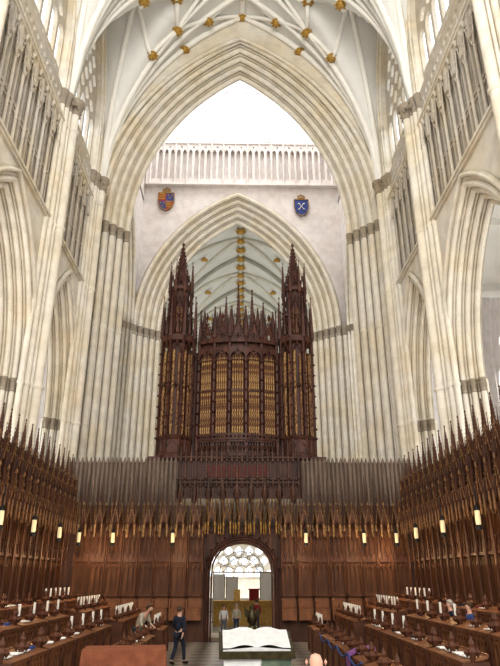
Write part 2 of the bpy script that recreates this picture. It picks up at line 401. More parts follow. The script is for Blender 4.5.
    for yb in YB:
        yy=yb if yb<31 else 31.0
        shm=MB(); cap=MB()
        for dy,dx,r in ((-.54,-.12,.15),(0,-.40,.23),(.54,-.12,.15),(-.32,-.26,.08),(.32,-.26,.08),(-.84,.0,.13),(.84,.0,.13)):
            x=side*(8.98+dx)
            shm.lathe(x,yy+dy,[(r*1.15,0),(r*1.15,.5),(r,.9),(r,ZS-.2)],12)
            for zz in (10.1,17.9,23.6): shm.lathe(x,yy+dy,[(r,zz-.1),(r*1.35,zz),(r,zz+.12)],10)
            cap.lathe(x,yy+dy,[(r*1.05,ZS-.9),(r*1.3,ZS-.85),(r*1.05,ZS-.78),(r*1.5,ZS-.35),(r*1.9,ZS-.2),(r*1.9,ZS)],10)
        for k in range(34):
            a=random.uniform(0,6.28); cap.octa(side*8.68+.42*cos(a)*.8,yy+.66*sin(a),ZS-random.uniform(.2,.6),.09)
        trim(shm.mesh('shafts',STONE),'tall limestone clustered wall shafts rising to the vault','pier',cap)

# ------------------------------------------------------------ vaults
def make_vault(hw,ys,zs,rise,crise,name,label,ribmat,ribr,bossgroup,bossr,boss_ct,kind='choir',web=PLASTER):
    def zf(x,y):
        for i in range(len(ys)-1):
            if ys[i]<=y<=ys[i+1]+1e-6: break
        a=(ys[i+1]-ys[i])/2; m=(ys[i+1]+ys[i])/2
        return zs+max(arch_h(hw,rise,min(hw,abs(x))),arch_h(a,crise,min(a,abs(y-m))))
    nx=56; vs=[]; Y=[]
    for i in range(len(ys)-1):
        for k in range(24): Y.append(ys[i]+(ys[i+1]-ys[i])*k/24)
    Y.append(ys[-1])
    for y in Y:
        for j in range(nx+1):
            x=-hw*cos(pi*j/nx); vs.append((x,y,zf(x,y)))
    fs=[(i*(nx+1)+j,i*(nx+1)+j+1,(i+1)*(nx+1)+j+1,(i+1)*(nx+1)+j) for i in range(len(Y)-1) for j in range(nx)]
    mb=MB(); mb.add(vs,fs,True)
    struct(name,mb.mesh('vault',web),label,category='ceiling')
    mb=MB(); bosses=set()
    def rib(p,q,r=ribr,n=24):
        pts=[]
        for i in range(n+1):
            s=i/n; x=p[0]+(q[0]-p[0])*s; y=p[1]+(q[1]-p[1])*s; pts.append((x,y,zf(x,y)-ribr*.9))
        mb.tube(pts,r,6)
    def B(*qs):
        for q in qs: bosses.add((round(q[0],2),round(q[1],2)))
    for i in range(len(ys)-1):
        a,b=ys[i],ys[i+1]; m=(a+b)/2; t=(b-a)
        for sx in (-1,1):
            for yc,dr in ((a,1),(b,-1)):
                C=(sx*hw,yc)
                rib(C,(0,yc),ribr*1.2); rib(C,(0,m))
                if kind=='choir':
                    rib(C,(0,yc+dr*t*.25))
                    P1=(sx*2.4,yc+dr*t*.14); P2=(sx*4.4,yc+dr*t*.25); P3=(sx*6.0,yc+dr*t*.23); P4=(sx*7.0,m); P5=(sx*4.3,m); P6=(sx*2.2,m)
                    rib(C,P4,n=12)
                    for u,v in (((0,yc),P1),(P1,(0,yc+dr*t*.25)),(P1,P2),(P2,P5),(P2,P6),((0,yc+dr*t*.25),P6),(P2,P3),(P3,P4)): rib(u,v,ribr*.8,8)
                    B((0,yc),(0,yc+dr*t*.25),P1,P2,P3,P4,P5,P6,(sx*4.1,yc),(0,m))
                else:
                    B((0,yc),(0,yc+dr*t*.25),(0,m),(sx*hw*.45,m))
            if kind=='choir': rib((sx*hw,m),(0,m),ribr*.9)
        rib((0,a),(0,b),ribr*1.2,40)
    trim(mb.mesh('ribs',ribmat),'network of moulded ribs on the vault','vault ribs')
    bm=MB(); bm.lathe(0,0,[(.1,-.62),(.42,-.55),(.7,-.3),(.8,0),(.7,.3)],12,True)
    for k in range(8):
        an=k*pi/4; bm.octa(.82*cos(an),.82*sin(an),-.2,.34,.3)
    bme=bm.mesh('boss',GOLD)
    bl=sorted(bosses,key=lambda q:q[1])
    if kind=='choir': bl=bl[::-1]
    else: bl=[q for q in bl if q[1]<ys[-1]-.5]
    for x,y in bl[:boss_ct]:
        s=bossr*(1 if kind=='choir' or abs(x)<.1 else .7)
        o=obj('vault_boss',bme,None,(x,y,zf(x,y)-.08-.62*s),0,label='gilded carved foliage boss on the vault ribs',category='vault boss',group=bossgroup)
        o.scale=(s,s,s)
    return zf
make_vault(HWV,[6.5,15.5,24.5,32.0],ZS,15.5,12.6,'ceiling','cream ribbed choir vault with star pattern of ribs',RIB,.19,'choir vault bosses',.38,50)
NY=[52.6+8*i for i in range(6)]
WEBN=noise_mat('nave_web_cream',(.74,.75,.71),(.82,.83,.79),.6,.9)
make_vault(8.6,NY,24,13,10.5,'ceiling_nave','pale off-white ribbed nave vault beyond the organ',RIBN,.2,'nave vault bosses',.52,60,'nave',WEBN)

# ------------------------------------------------------------ crossing
ECX=-.15; WCX=-.35
mb=MB(); plate(mb,rect(-10,10,0,46),[archhole(7.2,13.3,23.6,.05,1.8,cx=ECX)],32.2,34.2)
struct('wall_crossing',mb.mesh('w',STONE),'limestone wall above the great crossing arch')
mb=MB(); cp=MB(); mould(mb,7.2,13.3,23.6,0,1.95,1.8,34.2,'Y',5,n=26,cx=ECX,capm=cp,rings=(16.5,),small=.32,free=True)
mould(mb,9.02,14.9,23.7,23.6,.15,.3,32.2,'Y',1,n=26,cx=ECX)
trim(mb.mesh('crossing_arch',STONE),'great moulded pointed crossing arch with clustered shafts','arch',cp)
mb=MB(); hs=[archhole(7.2,11.9,24,.05,2.4,cx=WCX)]
LW=(-5.6,0,5.6)
for c in LW: hs.append(archhole(2.3,3.2,58,48.5,cx=c))
plate(mb,rect(-22,22,0,65),hs,51.5,52.5)
for c in LW: plate(mb,archhole(2.3,3.2,58,48.5,.1,cx=c),tracery_holes(2.3,3.2,58,48.5,4,.3,c,trans=53),51.6,51.9)
for x in (-8.6,-2.8,2.8,8.6): mb.cyl(x,51.4,45.4,64,.25)
struct('wall_back',mb.mesh('w',STONE_W),'pale stone western crossing wall and lantern')
for c in LW:
    mb=MB(); plate(mb,archhole(2.3,3.2,58,48.5,.1,cx=c),[],52.2,52.25); struct('window_%d'%wn[0],mb.mesh('pane',GLASSL),'bright tall lantern tower window',category='window'); wn[0]+=1
mb=MB(); cp=MB(); mould(mb,7.2,11.9,24,0,1.8,2.4,52.3,'Y',5,n=24,cx=WCX,capm=cp,small=.32,free=True)
for sx in (-1,1):
    for q in range(4):
        x=WCX+sx*(9.9+.5*q); mb.cyl(x,50.5-.02*q,0,24,.2); cp.lathe(x,50.5-.02*q,[(.21,23.1),(.26,23.2),(.3,23.8),(.3,24)],10)
trim(mb.mesh('west_arch',STONE),'moulded western crossing arch framing the nave','arch',cp)
mb=MB(); hs=[]
for k in range(30):
    c=-9.06+.625*k; hs.append(archhole(.19,.4,43.9,40.6,cx=c,n=4)); hs.append(circ(c+.31,44.6,.11,6))
plate(mb,rect(-9.8,9.8,39.95,45.0),hs,51.12,51.5)
for k in range(16):
    x=-9.37+1.25*k; mb.cyl(x,51.08,40.0,45.9,.1,n=6); mb.spire(x,51.08,45.6,46.6,.13,3)
mb.box(-9.8,9.8,50.95,51.5,39.8,39.98); mb.box(-9.8,9.8,51.0,51.5,45.0,45.15)
trim(mb.mesh('gallery',STONE_W),'pale blind stone arcade below the lantern windows','blind arcade')
for side,sn in ((-1,'left'),(1,'right')):
    mb=MB(); hs=[archhole(6.4,11.5,24,.05,1.2,cx=42.9)]+[archhole(2.0,3.2,58,48.5,cx=c) for c in (38,43,48)]
    plate(mb,rect(34.2,51.5,0,65),hs,9.9*side,11*side,'X')
    for c in (38,43,48): plate(mb,archhole(2.0,3.2,58,48.5,.1,cx=c),tracery_holes(2.0,3.2,58,48.5,4,.2,c,trans=52),10.3*side,10.5*side,'X')
    struct('wall_crossing_'+sn,mb.mesh('w',STONE_W),'pale stone crossing side wall with transept arch and lantern windows')
    mb=MB(); cp=MB(); mould(mb,6.4,11.5,24,0,1.1,1.2,10.9*side,'X',4,cx=42.9,sgn=-side,capm=cp)
    trim(mb.mesh('transept_arch',STONE),'moulded transept arch with shafts','arch',cp)
    mb=MB(); mb.box(min(9.9*side,22*side),max(9.9*side,22*side),34.2,51.5,38,38.4); trim(mb.mesh('tc',PLASTER),'transept ceiling','ceiling')
    mb=MB(); plate(mb,rect(33,52.5,0,38),[archhole(6,9,20,5,cx=43)],22*side,22.6*side,'X'); plate(mb,archhole(6,9,20,5,.1,cx=43),tracery_holes(6,9,20,5,5,.35,43,trans=13),22.2*side,22.4*side,'X')
    struct('wall_transept_'+sn,mb.mesh('w',STONE_W),'transept end wall with tall lancet windows')
    mb=MB(); plate(mb,archhole(6,9,20,5,.1,cx=43),[],22.45*side,22.5*side,'X'); struct('window_%d'%wn[0],mb.mesh('pane',GLASSA),'transept stained glass window',category='window'); wn[0]+=1
mb=MB(); mb.box(-11,11,34,52.5,65,65.4); trim(mb.mesh('lc',PLASTER),'lantern tower ceiling','ceiling')
for side,sn in ((-1,'left'),(1,'right')):
    hs=[]
    for i in range(5):
        c=NY[i]+4; hs.append(archhole(2.9,5,12,.05,cx=c)); hs.append(archhole(2.6,5,27,20,cx=c))
    mb=MB(); plate(mb,rect(52.5,92.6,0,38),hs,8.6*side,9.6*side,'X')
    for i in range(5):
        c=NY[i]+4; plate(mb,archhole(2.6,5,27,20,.1,cx=c),tracery_holes(2.6,5,27,20,4,.2,c),8.9*side,9.1*side,'X')
        mb.cyl(8.4*side,NY[i],0,24,.35); 
    struct('wall_nave_'+sn,mb.mesh('w',STONE),'nave side wall with arches and clerestory windows')
    mb=MB()
    for i in range(5): plate(mb,archhole(2.6,5,27,20,.1,cx=NY[i]+4),[],9.3*side,9.35*side,'X')
    struct('window_%d'%wn[0],mb.mesh('pane',GLASSN),'nave clerestory glass',category='window'); wn[0]+=1
mb=MB(); plate(mb,rect(-9.6,9.6,0,38),[archhole(5.5,7,20,6),archhole(1.6,1.8,3,.05)],92.6,93.2); plate(mb,archhole(5.5,7,20,6,.1),tracery_holes(5.5,7,20,6,8,.25,0,trans=13),92.8,93.0)
struct('wall_nave_end',mb.mesh('w',STONE),'far end wall of the nave with great west window')
mb=MB(); plate(mb,archhole(5.5,7,20,6,.1),[],93.1,93.15); struct('window_%d'%wn[0],mb.mesh('pane',GLASSC),'great west window glass',category='window'); wn[0]+=1

# ------------------------------------------------------------ heraldic shields
def shield(x,z,kind):
    y=51.3
    def half(w,h,x0,x1,zl,zh):
        def wx(zz):
            t=-zz/h
            return w if t<.45 else w*sqrt(max(0,1-((t-.45)/.55)**1.8))
        n=8; L=[];Rr=[]
        for i in range(n+1):
            zz=zh+(zl-zh)*i/n; q=wx(zz)
            L.append((max(x0,-q),zz)); Rr.append((min(x1,q),zz))
        return L+Rr[::-1]
    mb=MB(); w,h=.72,1.75
    for i,(x0,x1,zl,zh) in enumerate(((-w,0,-h*.48,0),(0,w,-h*.48,0),(-w,0,-h*.999,-h*.48),(0,w,-h*.999,-h*.48))):
        mb.mi=(1 if i in (0,3) else 0) if kind=='royal' else 0
        mb.ext([(p[0],0,p[1]) for p in half(w,h,x0,x1,zl,zh)],(0,.12,0))
    parts=[('shield_field',mb.mesh('shield_field',HB,HR))]
    if kind=='royal':
        for cx,cz in ((.36,-.35),(-.3,-1.15)):
            for dx,dz in ((-.18,.12),(.18,.12),(0,-.15)):
                ch=MB(); ch.octa(cx+dx,-.03,cz+dz,.05,.12); ch.box(cx+dx-.09,cx+dx+.09,-.05,0,cz+dz-.03,cz+dz+.02); parts.append(('fleur',ch.mesh('fleur',GOLD)))
        for cx,cz in ((-.36,-.3),(.28,-1.1)):
            for k in range(3):
                ch=MB(); zz=cz+.2-.24*k; ch.box(cx-.24,cx+.2,-.05,0,zz-.045,zz+.045); ch.octa(cx-.25,-.03,zz+.06,.07); ch.tube([(cx+.2,-.03,zz),(cx+.3,-.03,zz+.1),(cx+.22,-.03,zz+.15)],.025,4)
                for l in (-.18,-.05,.08,.18): ch.box(cx+l-.02,cx+l+.02,-.04,0,zz-.11,zz)
                parts.append(('lion',ch.mesh('lion',GOLD)))
    else:
        for an in (0.9,pi-.9):
            ch=MB(); dx,dz=cos(an),sin(an)
            ch.tube([(-.4*dx,-.04,-.75-.4*dz),(.4*dx,-.04,-.75+.4*dz)],.04,5)
            ch.lathe(-.42*dx,-.04,[(.1,-.75-.46*dz),(.1,-.75-.38*dz)],8)
            ch.box(.4*dx-.1,.4*dx+.1,-.07,0,-.75+.32*dz,-.75+.43*dz)
            parts.append(('crossed_key',ch.mesh('key',WHITEC)))
    cr=MB(); cr.lathe(0,.05,[(.36,.08),(.40,.14),(.36,.20)],10,sy=.3)
    for k in range(5):
        xx=-.34+.17*k; cr.octa(xx,.02,.34,.06,.12); cr.box(xx-.03,xx+.03,0,.06,.16,.32)
    cr.tube([(-.34,.03,.26),(-.2,.03,.48),(0,.03,.42),(.2,.03,.48),(.34,.03,.26)],.04,5); cr.octa(0,.02,.56,.08,.1)
    bd=MB()
    out=half(w,h,-w,w,-h*.999,0); out=[(p[0],-.02,p[1]) for p in out]; bd.tube(out+[out[0]],.05,5)
    lab='painted royal shield of red and blue quarters with gilt crown' if kind=='royal' else 'painted dark blue shield with crossed keys and gilt crown'
    t=thing('heraldic_shield',lab,'shield',(x,y,z),0,parts+[('crown',cr.mesh('crown',GOLDD)),('border',bd.mesh('bd',GOLDD))])
    t.scale=(1.1,1,1.17) if kind=='royal' else (1.0,1,1.1)
shield(-7.6,38.95,'royal'); shield(6.1,38.3,'keys')

# ------------------------------------------------------------ pulpitum with door
DX=.15; DA=1.42
def doorhole(a,off=0):
    n=12; pts=[(DX-a,.02)]
    for i in range(n+1):
        t=pi-pi*i/n; pts.append((DX+a*cos(t),2.75+(1.45+off)*abs(sin(t))**.8))
    pts.append((DX+a,.02)); return pts
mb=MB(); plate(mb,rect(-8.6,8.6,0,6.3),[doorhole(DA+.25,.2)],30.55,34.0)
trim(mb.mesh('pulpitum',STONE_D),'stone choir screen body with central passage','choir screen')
mb=MB(); plate(mb,rect(-8.6,8.6,0,5.0),[doorhole(DA+.1,.08)],30.3,30.55)
struct('wall_screen',mb.mesh('p',WOOD),'dark oak panelled front of the choir screen')
mb=MB()
for off,y,r in ((0,30.22,.05),(.1,30.2,.04),(.2,30.22,.05),(.3,30.22,.03)):
    pts=[(p[0],y,p[1]) for p in doorhole(DA+off,off)]; mb.tube(pts,r,6)
for k in range(18):
    x=DX-1.7+.2*k; mb.box(x-.018,x+.018,30.22,30.3,4.15 if abs(x-DX)>.9 else 4.5,4.75)
mb.box(DX-1.85,DX+1.85,30.16,30.3,4.72,4.8)
for k in range(13):
    an=pi*(k+.5)/13; mb.octa(DX+(DA+.36)*cos(an),30.2,2.75+1.85*abs(sin(an))**.85,.07,.09)
struct('door_1',mb.mesh('door_frame',WOODD),'carved dark oak frame of the arched screen doorway',category='doorway')
mb=MB(); z0=2.95
for k in range(1,8):
    an=pi*k/8; mb.tube([(DX+.35*cos(an),33.5,z0+.35*sin(an)),(DX+1.4*cos(an),33.5,z0+1.2*abs(sin(an)))],.016,4)
for rr in (.35,.8,1.15): mb.tube([(DX+rr*cos(pi*i/16),33.5,z0+rr*.88*sin(pi*i/16)) for i in range(17)],.016,4)
for k in range(8):
    an=pi*(k+.5)/8; mb.tube([(DX+(.98+.15*cos(t*pi/4))*cos(an)-.15*sin(t*pi/4)*sin(an),33.5,z0+((.98+.15*cos(t*pi/4))*sin(an)+.15*sin(t*pi/4)*cos(an))*.86) for t in range(9)],.014,4)
mb.box(DX-DA-.1,DX+DA+.1,33.48,33.54,z0-.04,z0+.02)
obj('iron_grille',mb.mesh('lunette',GOLDD),label='slender fan-shaped metal tracery grille over the passage',category='grille')

# ------------------------------------------------------------ stall canopies
def canopy_meshes(tip=TIP,wood=WOOD,top=8.2,CZ0=4.8,full=True):
    W=.73
    bp=MB(); bp.box(-W/2,W/2,-.06,0,.9,CZ0+(2.2 if full else 1.2))
    bp2=MB()
    hs=[archhole(.075,.12,4.35,3.6,cx=x,n=4) for x in (-.22,0,.22)]+[archhole(.075,.12,3.05,2.1,cx=x,n=4) for x in (-.22,0,.22)]+[circ(x,3.27,.05,6) for x in (-.11,.11)]+[circ(x,4.62,.05,6) for x in (-.11,.11)]
    plate(bp2,rect(-W/2,W/2,1.9,CZ0+.1),hs,-.2,-.13)
    bp2.box(-W/2,W/2,-.24,-.1,3.40,3.47); bp2.box(-W/2,W/2,-.26,-.1,1.88,1.96)
    for x in (-.22,0,.22):
        for z in (3.05,4.35): bp2.tube([(x-.1,-.22,z-.05),(x,-.235,z+.22),(x+.1,-.22,z-.05)],.016,4)
    for x in (-.33,-.11,.11,.33): bp2.box(x-.016,x+.016,-.24,-.19,1.95,CZ0)
    mid=MB()
    for i in range(3):
        c=-.24+.24*i
        mid.tube([(c-.11,-.36,3.5),(c,-.40,3.85),(c+.11,-.36,3.5)],.02,4); mid.octa(c,-.40,3.9,.035,.08)
        mid.spire(c-.12,-.36,3.4,4.15,.03,4)
        mid.ext([(c-.11,-.34,3.46),(c+.11,-.34,3.46),(c,-.36,3.8)],(0,.02,0))
    mid.spire(.34,-.36,3.4,4.15,.03,4); mid.box(-W/2,W/2,-.38,-.2,3.36,3.46)
    col=MB()
    for sx in (-1,1): col.lathe(sx*.335,-.42,[(.04,1.9),(.05,2.0),(.03,2.1),(.03,3.0),(.045,3.05),(.03,3.12),(.03,CZ0-.2),(.045,CZ0)],6)
    hood=MB(); tips=MB()
    def tier(hood,A,z,hh,gh,r=.022):
        for i in range(3):
            a=Vector((*A[i],0)); b=Vector((*A[i+1],0))
            def P(t,zz,o=0): q=a+(b-a)*t; return (q.x,q.y-o,zz)
            zt=z+hh
            hood.ext([P(0,zt),P(0,z),P(.12,z+hh*.16),P(.3,z+hh*.45),P(.5,z+hh*.64)],(0,.05,0))
            hood.ext([P(1,zt),P(0,zt),P(.5,z+hh*.64)],(0,.05,0))
            hood.ext([P(.5,z+hh*.64),P(.7,z+hh*.45),P(.88,z+hh*.16),P(1,z),P(1,zt)],(0,.05,0))
            tips.tube([P(.03,z+hh*.5,.04),P(.5,z+hh*.5+gh,.06),P(.97,z+hh*.5,.04)],r,4)
            hood.ext([P(.08,z+hh*.6,.02),P(.92,z+hh*.6,.02),P(.5,z+hh*.5+gh*.95,.03)],(0,.03,0))
            for t in (.18,.34,.66,.82): q=P(t,z+hh*.5+2*gh*min(t,1-t)+.04,.07); tips.octa(*q,.038)
            q=P(.5,z+hh*.5+gh+.1,.06); tips.octa(*q,.05,.12)
            for k in range(3):
                q0=P(.25+.25*k,zt); hood.box(q0[0]-.014,q0[0]+.014,q0[1]-.01,q0[1]+.05,zt,zt+gh*.6)
    A=[(-.31,-.25),(-.16,-.74),(.16,-.74),(.31,-.25)]
    tier(hood,A,CZ0,.7,.75)
    hood.ext([(x,y+.02,CZ0+.7) for x,y in A]+[(.33,-.06,CZ0+.7),(-.33,-.06,CZ0+.7)],(0,0,.06))
    for x,y in A:
        hood.spire(x,y,CZ0+.3,CZ0+1.7,.042,6); tips.lathe(x,y,[(.012,CZ0-.3),(.045,CZ0-.2),(.03,CZ0-.1),(.05,CZ0),(.04,CZ0+.3)],6)
    parts=[('back_panel',bp.mesh('bp',WOODL)),('tracery_panel',bp2.mesh('bp2',WOODL)),('colonnette',col.mesh('col',wood)),('niche_band',mid.mesh('mid',wood))]
    if full:
        up=MB()
        A2=[(-.29,-.2),(-.15,-.58),(.15,-.58),(.29,-.2)]
        tier(up,A2,CZ0+1.2,.55,.65)
        for x,y in A2: up.box(x-.02,x+.02,y-.02,y+.02,CZ0+.76,CZ0+1.3); up.spire(x,y,CZ0+1.4,CZ0+2.7,.04,6)
        up.lathe(0,-.32,[(.22,CZ0+.76),(.22,CZ0+2.0),(.25,CZ0+2.05),(.1,CZ0+2.2)],6,False)
        sp=MB(); sp.spire(0,-.32,CZ0+2.0,top,.10,10,cs=.34)
        for x,y,t in ((-.30,-.15,.45),(-.17,-.12,.8),(.17,-.12,.8),(-.31,-.32,.9)): sp.spire(x,y,CZ0+1.6,top-t,.038,7,cs=.42)
        parts+=[('upper_stage',up.mesh('up',wood)),('spire',sp.mesh('sp',wood))]
    else:
        sp=MB()
        for x,y,t in ((0,-.3,0),(-.3,-.12,.1),(-.15,-.2,.45),(.15,-.2,.45)): sp.spire(x,y,CZ0+.7,top-t,.055,9,cs=.4)
        parts.append(('pinnacle',sp.mesh('sp',wood)))
    parts+=[('hood',hood.mesh('hood',wood)),('gable',tips.mesh('tips',tip))]
    seat=MB(); seat.box(-.31,.31,-.5,-.08,1.33,1.39); seat.box(-.345,-.30,-.6,-.0,.9,1.72); seat.lathe(-.325,-.57,[(.02,1.0),(.035,1.2),(.02,1.6),(.05,1.68),(.055,1.74),(.03,1.8)],6)
    seat.box(-.31,.31,-.12,-.065,1.4,1.85); seat.box(-.31,.31,-.48,-.42,.9,1.33)
    parts.append(('seat',seat.mesh('seat',WOODK)))
    return parts
PARTS=canopy_meshes()
first=None
for side in (-1,1):
    for k in range(20):
        y=29.0-.76*k; loc=(8.3*side,y,0); rz=-side*pi/2
        if first is None: first=thing('canopied_stall','dark oak choir stall with crocketed spired canopy','choir stall',loc,rz,PARTS,'canopied choir stalls')
        else: copy_thing(first,loc,rz)
RP=canopy_meshes(TIPG,WOOD,7.35,4.72,False)
rf=None
for k in range(8):
    for sx in (-1,1):
        x=DX+sx*(2.17+.76*k)
        if rf is None: rf=thing('return_stall','dark oak return stall with low tan-edged canopy against the screen','choir stall',(x,30.28,0),0,RP,'return stalls on the screen')
        else: copy_thing(rf,(x,30.28,0),0)
PC=[p for p in canopy_meshes(GOLDD,WOOD,6.7,4.75,False) if p[0] in('hood','gable','pinnacle')]
cf=None
for k in range(5):
    x=DX-1.44+.72*k
    if cf is None: cf=thing('gilded_canopy','oak canopy with gilded gables and pendants above the doorway','canopy',(x,30.25,.1),0,PC,'canopies over the doorway')
    else: copy_thing(cf,(x,30.25,.1))
for sx in (-1,1):
    mb=MB(); x0,x1=(3.1,8.6)
    a,b=(x0,x1) if sx>0 else (-x1,-x0)
    mb.box(a,b,30.42,30.6,4.9,8.05)
    n=26
    for i in range(n):
        x=a+(b-a)*(i+.5)/n; mb.lathe(x,30.36,[(.08,5.0),(.08,7.95),(.1,8.0),(.08,8.08),(.02,8.28)],8,False)
        mb.lathe(x+(b-a)/n/2,30.38,[(.025,5.0),(.025,7.8)],4,False)
    obj('loft_parapet',mb.mesh('parapet',WOODG),label='row of upright grey-brown oak flutes along the choir screen',category='parapet',group='screen parapets')

# ------------------------------------------------------------ organ
OX=-.12
org=thing('pipe_organ','dark oak gothic organ case with gilded pipes and spires','organ',(OX,31.6,6.3),0)
def LZ(z): return z-6.3
def blind(mb,x0,x1,y,z0,z1,n,t=.05):
    w=(x1-x0)/n
    for i in range(n+1): x=x0+w*i; mb.box(x-.025,x+.025,y-t,y,z0,z1)
    for i in range(n):
        c=x0+w*(i+.5); mb.tube([(c-w/2,y-t,z1-w*.9),(c-w*.25,y-t,z1-w*.35),(c,y-t,z1-.02),(c+w*.25,y-t,z1-w*.35),(c+w/2,y-t,z1-w*.9)],.025,4)
    mb.box(x0,x1,y-t-.02,y,z1,z1+.06); mb.box(x0,x1,y-t-.02,y,z0-.03,z0+.05)
mb=MB(); mb.box(-3.1,3.1,-.9,2.2,0.03,LZ(8.3)); mb.box(-4.6,4.6,-.6,2.2,0.03,LZ(8.45))
obj('loft_base',mb.mesh('lb',WOODD),org)
mb=MB()
blind(mb,-3.1,3.1,-.9,.05,.75,24,.14); blind(mb,-3.1,3.1,-.9,.95,2.0,24,.14)
for i in range(25):
    mb.spire(-3.1+6.2*i/24,-1.02,.7,1.5,.05,4); mb.spire(-3.1+6.2*i/24,-1.02,LZ(8.1),LZ(8.9 if i%4 else 9.3),.07,5)
    if i%2==0: mb.spire(-3.1+6.2*i/24,-1.1,.95,2.35,.075,8,cs=.45)
for i in range(9):
    x=-2.8+.7*i; mb.lathe(x,-1.05,[(.03,-.35),(.1,-.15),(.16,.1),(.18,.3),(.05,.6)],6,False); mb.spire(x,-1.1,.3,1.1,.09,5)
obj('loft_tracery',mb.mesh('lt',WOOD),org)
for i in range(24):
    if 6<=i<=17:
        x=-3.1+(i+.5)*6.2/24; w=.085; m=MB(); m.ext([(x-w,-.94,1.05),(x+w,-.94,1.05),(x+w,-.94,1.55),(x,-.94,1.75),(x-w,-.94,1.55)],(0,.03,0)); obj('painted_panel',m.mesh('pp',REDP),org)
mb=MB()
def yo(x): return -.62*max(0,1-(x/2.3)**2)
plan=[(2.3,1.9),(-2.3,1.9)]+[(-2.15+4.3*k/10,yo(-2.15+4.3*k/10)+.12) for k in range(11)]
mb.ext([(x,y,LZ(8.4)) for x,y in plan],(0,0,6.4)); mb.box(-4.1,4.1,.7,2.0,LZ(8.4),LZ(14.6)); mb.box(-2.6,2.6,.3,1.5,LZ(8.4),LZ(14.2))
posts=[-2.15,-1.3,-.45,.45,1.3,2.15]
for x in posts:
    y=yo(x)
    mb.lathe(x,y,[(.1,LZ(8.4)),(.1,LZ(14.9))],6,False); mb.spire(x,y-.03,LZ(14.9),LZ(16.8),.11,10)
    for z in (9.6,10.2,10.8,11.4,12.0,12.6,13.2,13.8): mb.octa(x,y-.07,LZ(z),.13,.1)
    for dx in (-.13,.13): mb.lathe(x+dx,y-.08,[(.025,LZ(9.4)),(.025,LZ(14.3))],4,False)
for i in range(5):
    a,b=posts[i],posts[i+1]; ya,yb_=yo(a),yo(b)
    for z,t,p in ((9.2,.16,.14),(8.45,.18,.2),(14.35,.12,.14),(14.75,.2,.18)):
        mb.ext([(a,ya-p,LZ(z)),(b,yb_-p,LZ(z)),(b,yb_+.2,LZ(z)),(a,ya+.2,LZ(z))],(0,0,t))
    for k in range(6):
        u=(k+.5)/6; x=a+(b-a)*u; y=ya+(yb_-ya)*u
        mb.box(x-.03,x+.03,y-.1,y+.1,LZ(8.6),LZ(9.2)); mb.octa(x,y-.12,LZ(8.9),.06,.16); mb.spire(x,y-.12,LZ(14.9),LZ(15.6),.05,4)
for sx in (-1,1):
    a,b=(2.15,2.75) if sx>0 else (-2.75,-2.15)
    blind(mb,a,b,.2,LZ(8.6),LZ(10.3),3,.1); blind(mb,a,b,.2,LZ(10.4),LZ(12.2),3,.1); blind(mb,a,b,.2,LZ(12.3),LZ(14.2),3,.1)
    for q in (a,(a+b)/2,b): mb.spire(q,.2,LZ(14.2),LZ(17.1),.12,10)
obj('centre_case',mb.mesh('cc',WOODD),org)
for i in range(5):
    a,b=posts[i],posts[i+1]; c=(a+b)/2; w=(b-a)/2; ya,yb_=yo(a),yo(b)
    mb=MB()
    hs=[archhole(w*.42,.3,LZ(13.85),LZ(13.72),cx=c+q*w*.46,n=5) for q in (-1,1)]+[circ(c,LZ(14.22),.08,8,4)]
    plate(mb,rect(a,b,LZ(13.7),LZ(14.4)),hs,-.20,-.15)
    for sub,zz0,zz1 in ((0,14.8,16.1),(1,13.6,14.3)):
        mb.tube([(a,-.17,LZ(zz0)),(c,-.19,LZ(zz1)),(b,-.17,LZ(zz0))],.05,5)
        for t in range(1,6):
            for s in (-1,1): mb.octa(c+s*w*(1-t/6),-.19,LZ(zz0+.05+(zz1-zz0-.05)*t/6),.08 if sub==0 else .05)
    mb.octa(c,-.19,LZ(16.3),.1,.25)
    plate(mb,[(a+.05,LZ(14.8)),(b-.05,LZ(14.8)),(c,LZ(15.95))],[circ(c,LZ(15.13),.16,8,4)],-.15,-.09)
    plate(mb,rect(a,b,LZ(9.3),LZ(9.65)),[circ(a+(b-a)*(k+.5)/4,LZ(9.47),.07,6,4) for k in range(4)],-.19,-.15)
    plate(mb,rect(a+.1,b-.1,LZ(11.9),LZ(12.02)),[],-.2,-.17)
    for j in range(len(mb.v)):
        v=mb.v[j]; u=(v[0]-a)/(b-a); mb.v[j]=(v[0],v[1]+ya+(yb_-ya)*u,v[2])
    obj('gable_tracery',mb.mesh('gt',WOODD),org)
mb=MB()
for x,zt,y in ((-1.35,17.4,.4),(-.72,18.1,.5),(0,18.9,.4),(.8,18.6,.5),(1.45,17.7,.4),(-1.95,17.1,.4),(2.0,17.1,.4),(.42,17.3,.0),(-.38,17.3,.0),(-1.05,17.2,.1),(1.12,17.2,.1)):
    mb.lathe(x,y,[(.16,LZ(14.7)),(.16,LZ(15.9)),(.2,LZ(16.0))],6,False); mb.spire(x,y,LZ(15.9),LZ(zt),.17,11,cs=.36)
    for k in range(4):
        an=pi/4+k*pi/2; mb.spire(x+.22*cos(an),y+.22*sin(an),LZ(14.8),LZ(16.9),.055,7)
obj('cresting_spire',mb.mesh('cs',WOODD),org)
def pipe_me(h,r,mat):
    m=MB(); m.lathe(0,0,[(.02,0),(r,.35),(r,h-.02),(r*.9,h)],8); m.box(-r*.5,r*.5,-r*1.06,-r*.5,.4,.5); return m.mesh('pipe',mat)
pm={}
for i in range(5):
    a,b=posts[i]+.14,posts[i+1]-.14; n=5
    for k in range(n):
        x=a+(b-a)*(k+.5)/n; q=abs(k-2); u=(x-posts[i])/(posts[i+1]-posts[i]); y=yo(posts[i])*(1-u)+yo(posts[i+1])*u
        if q not in pm: pm[q]=pipe_me(4.75-.1*q,.055,PIPE)
        obj('pipe',pm[q],org,(x,y-.07,LZ(9.38)))
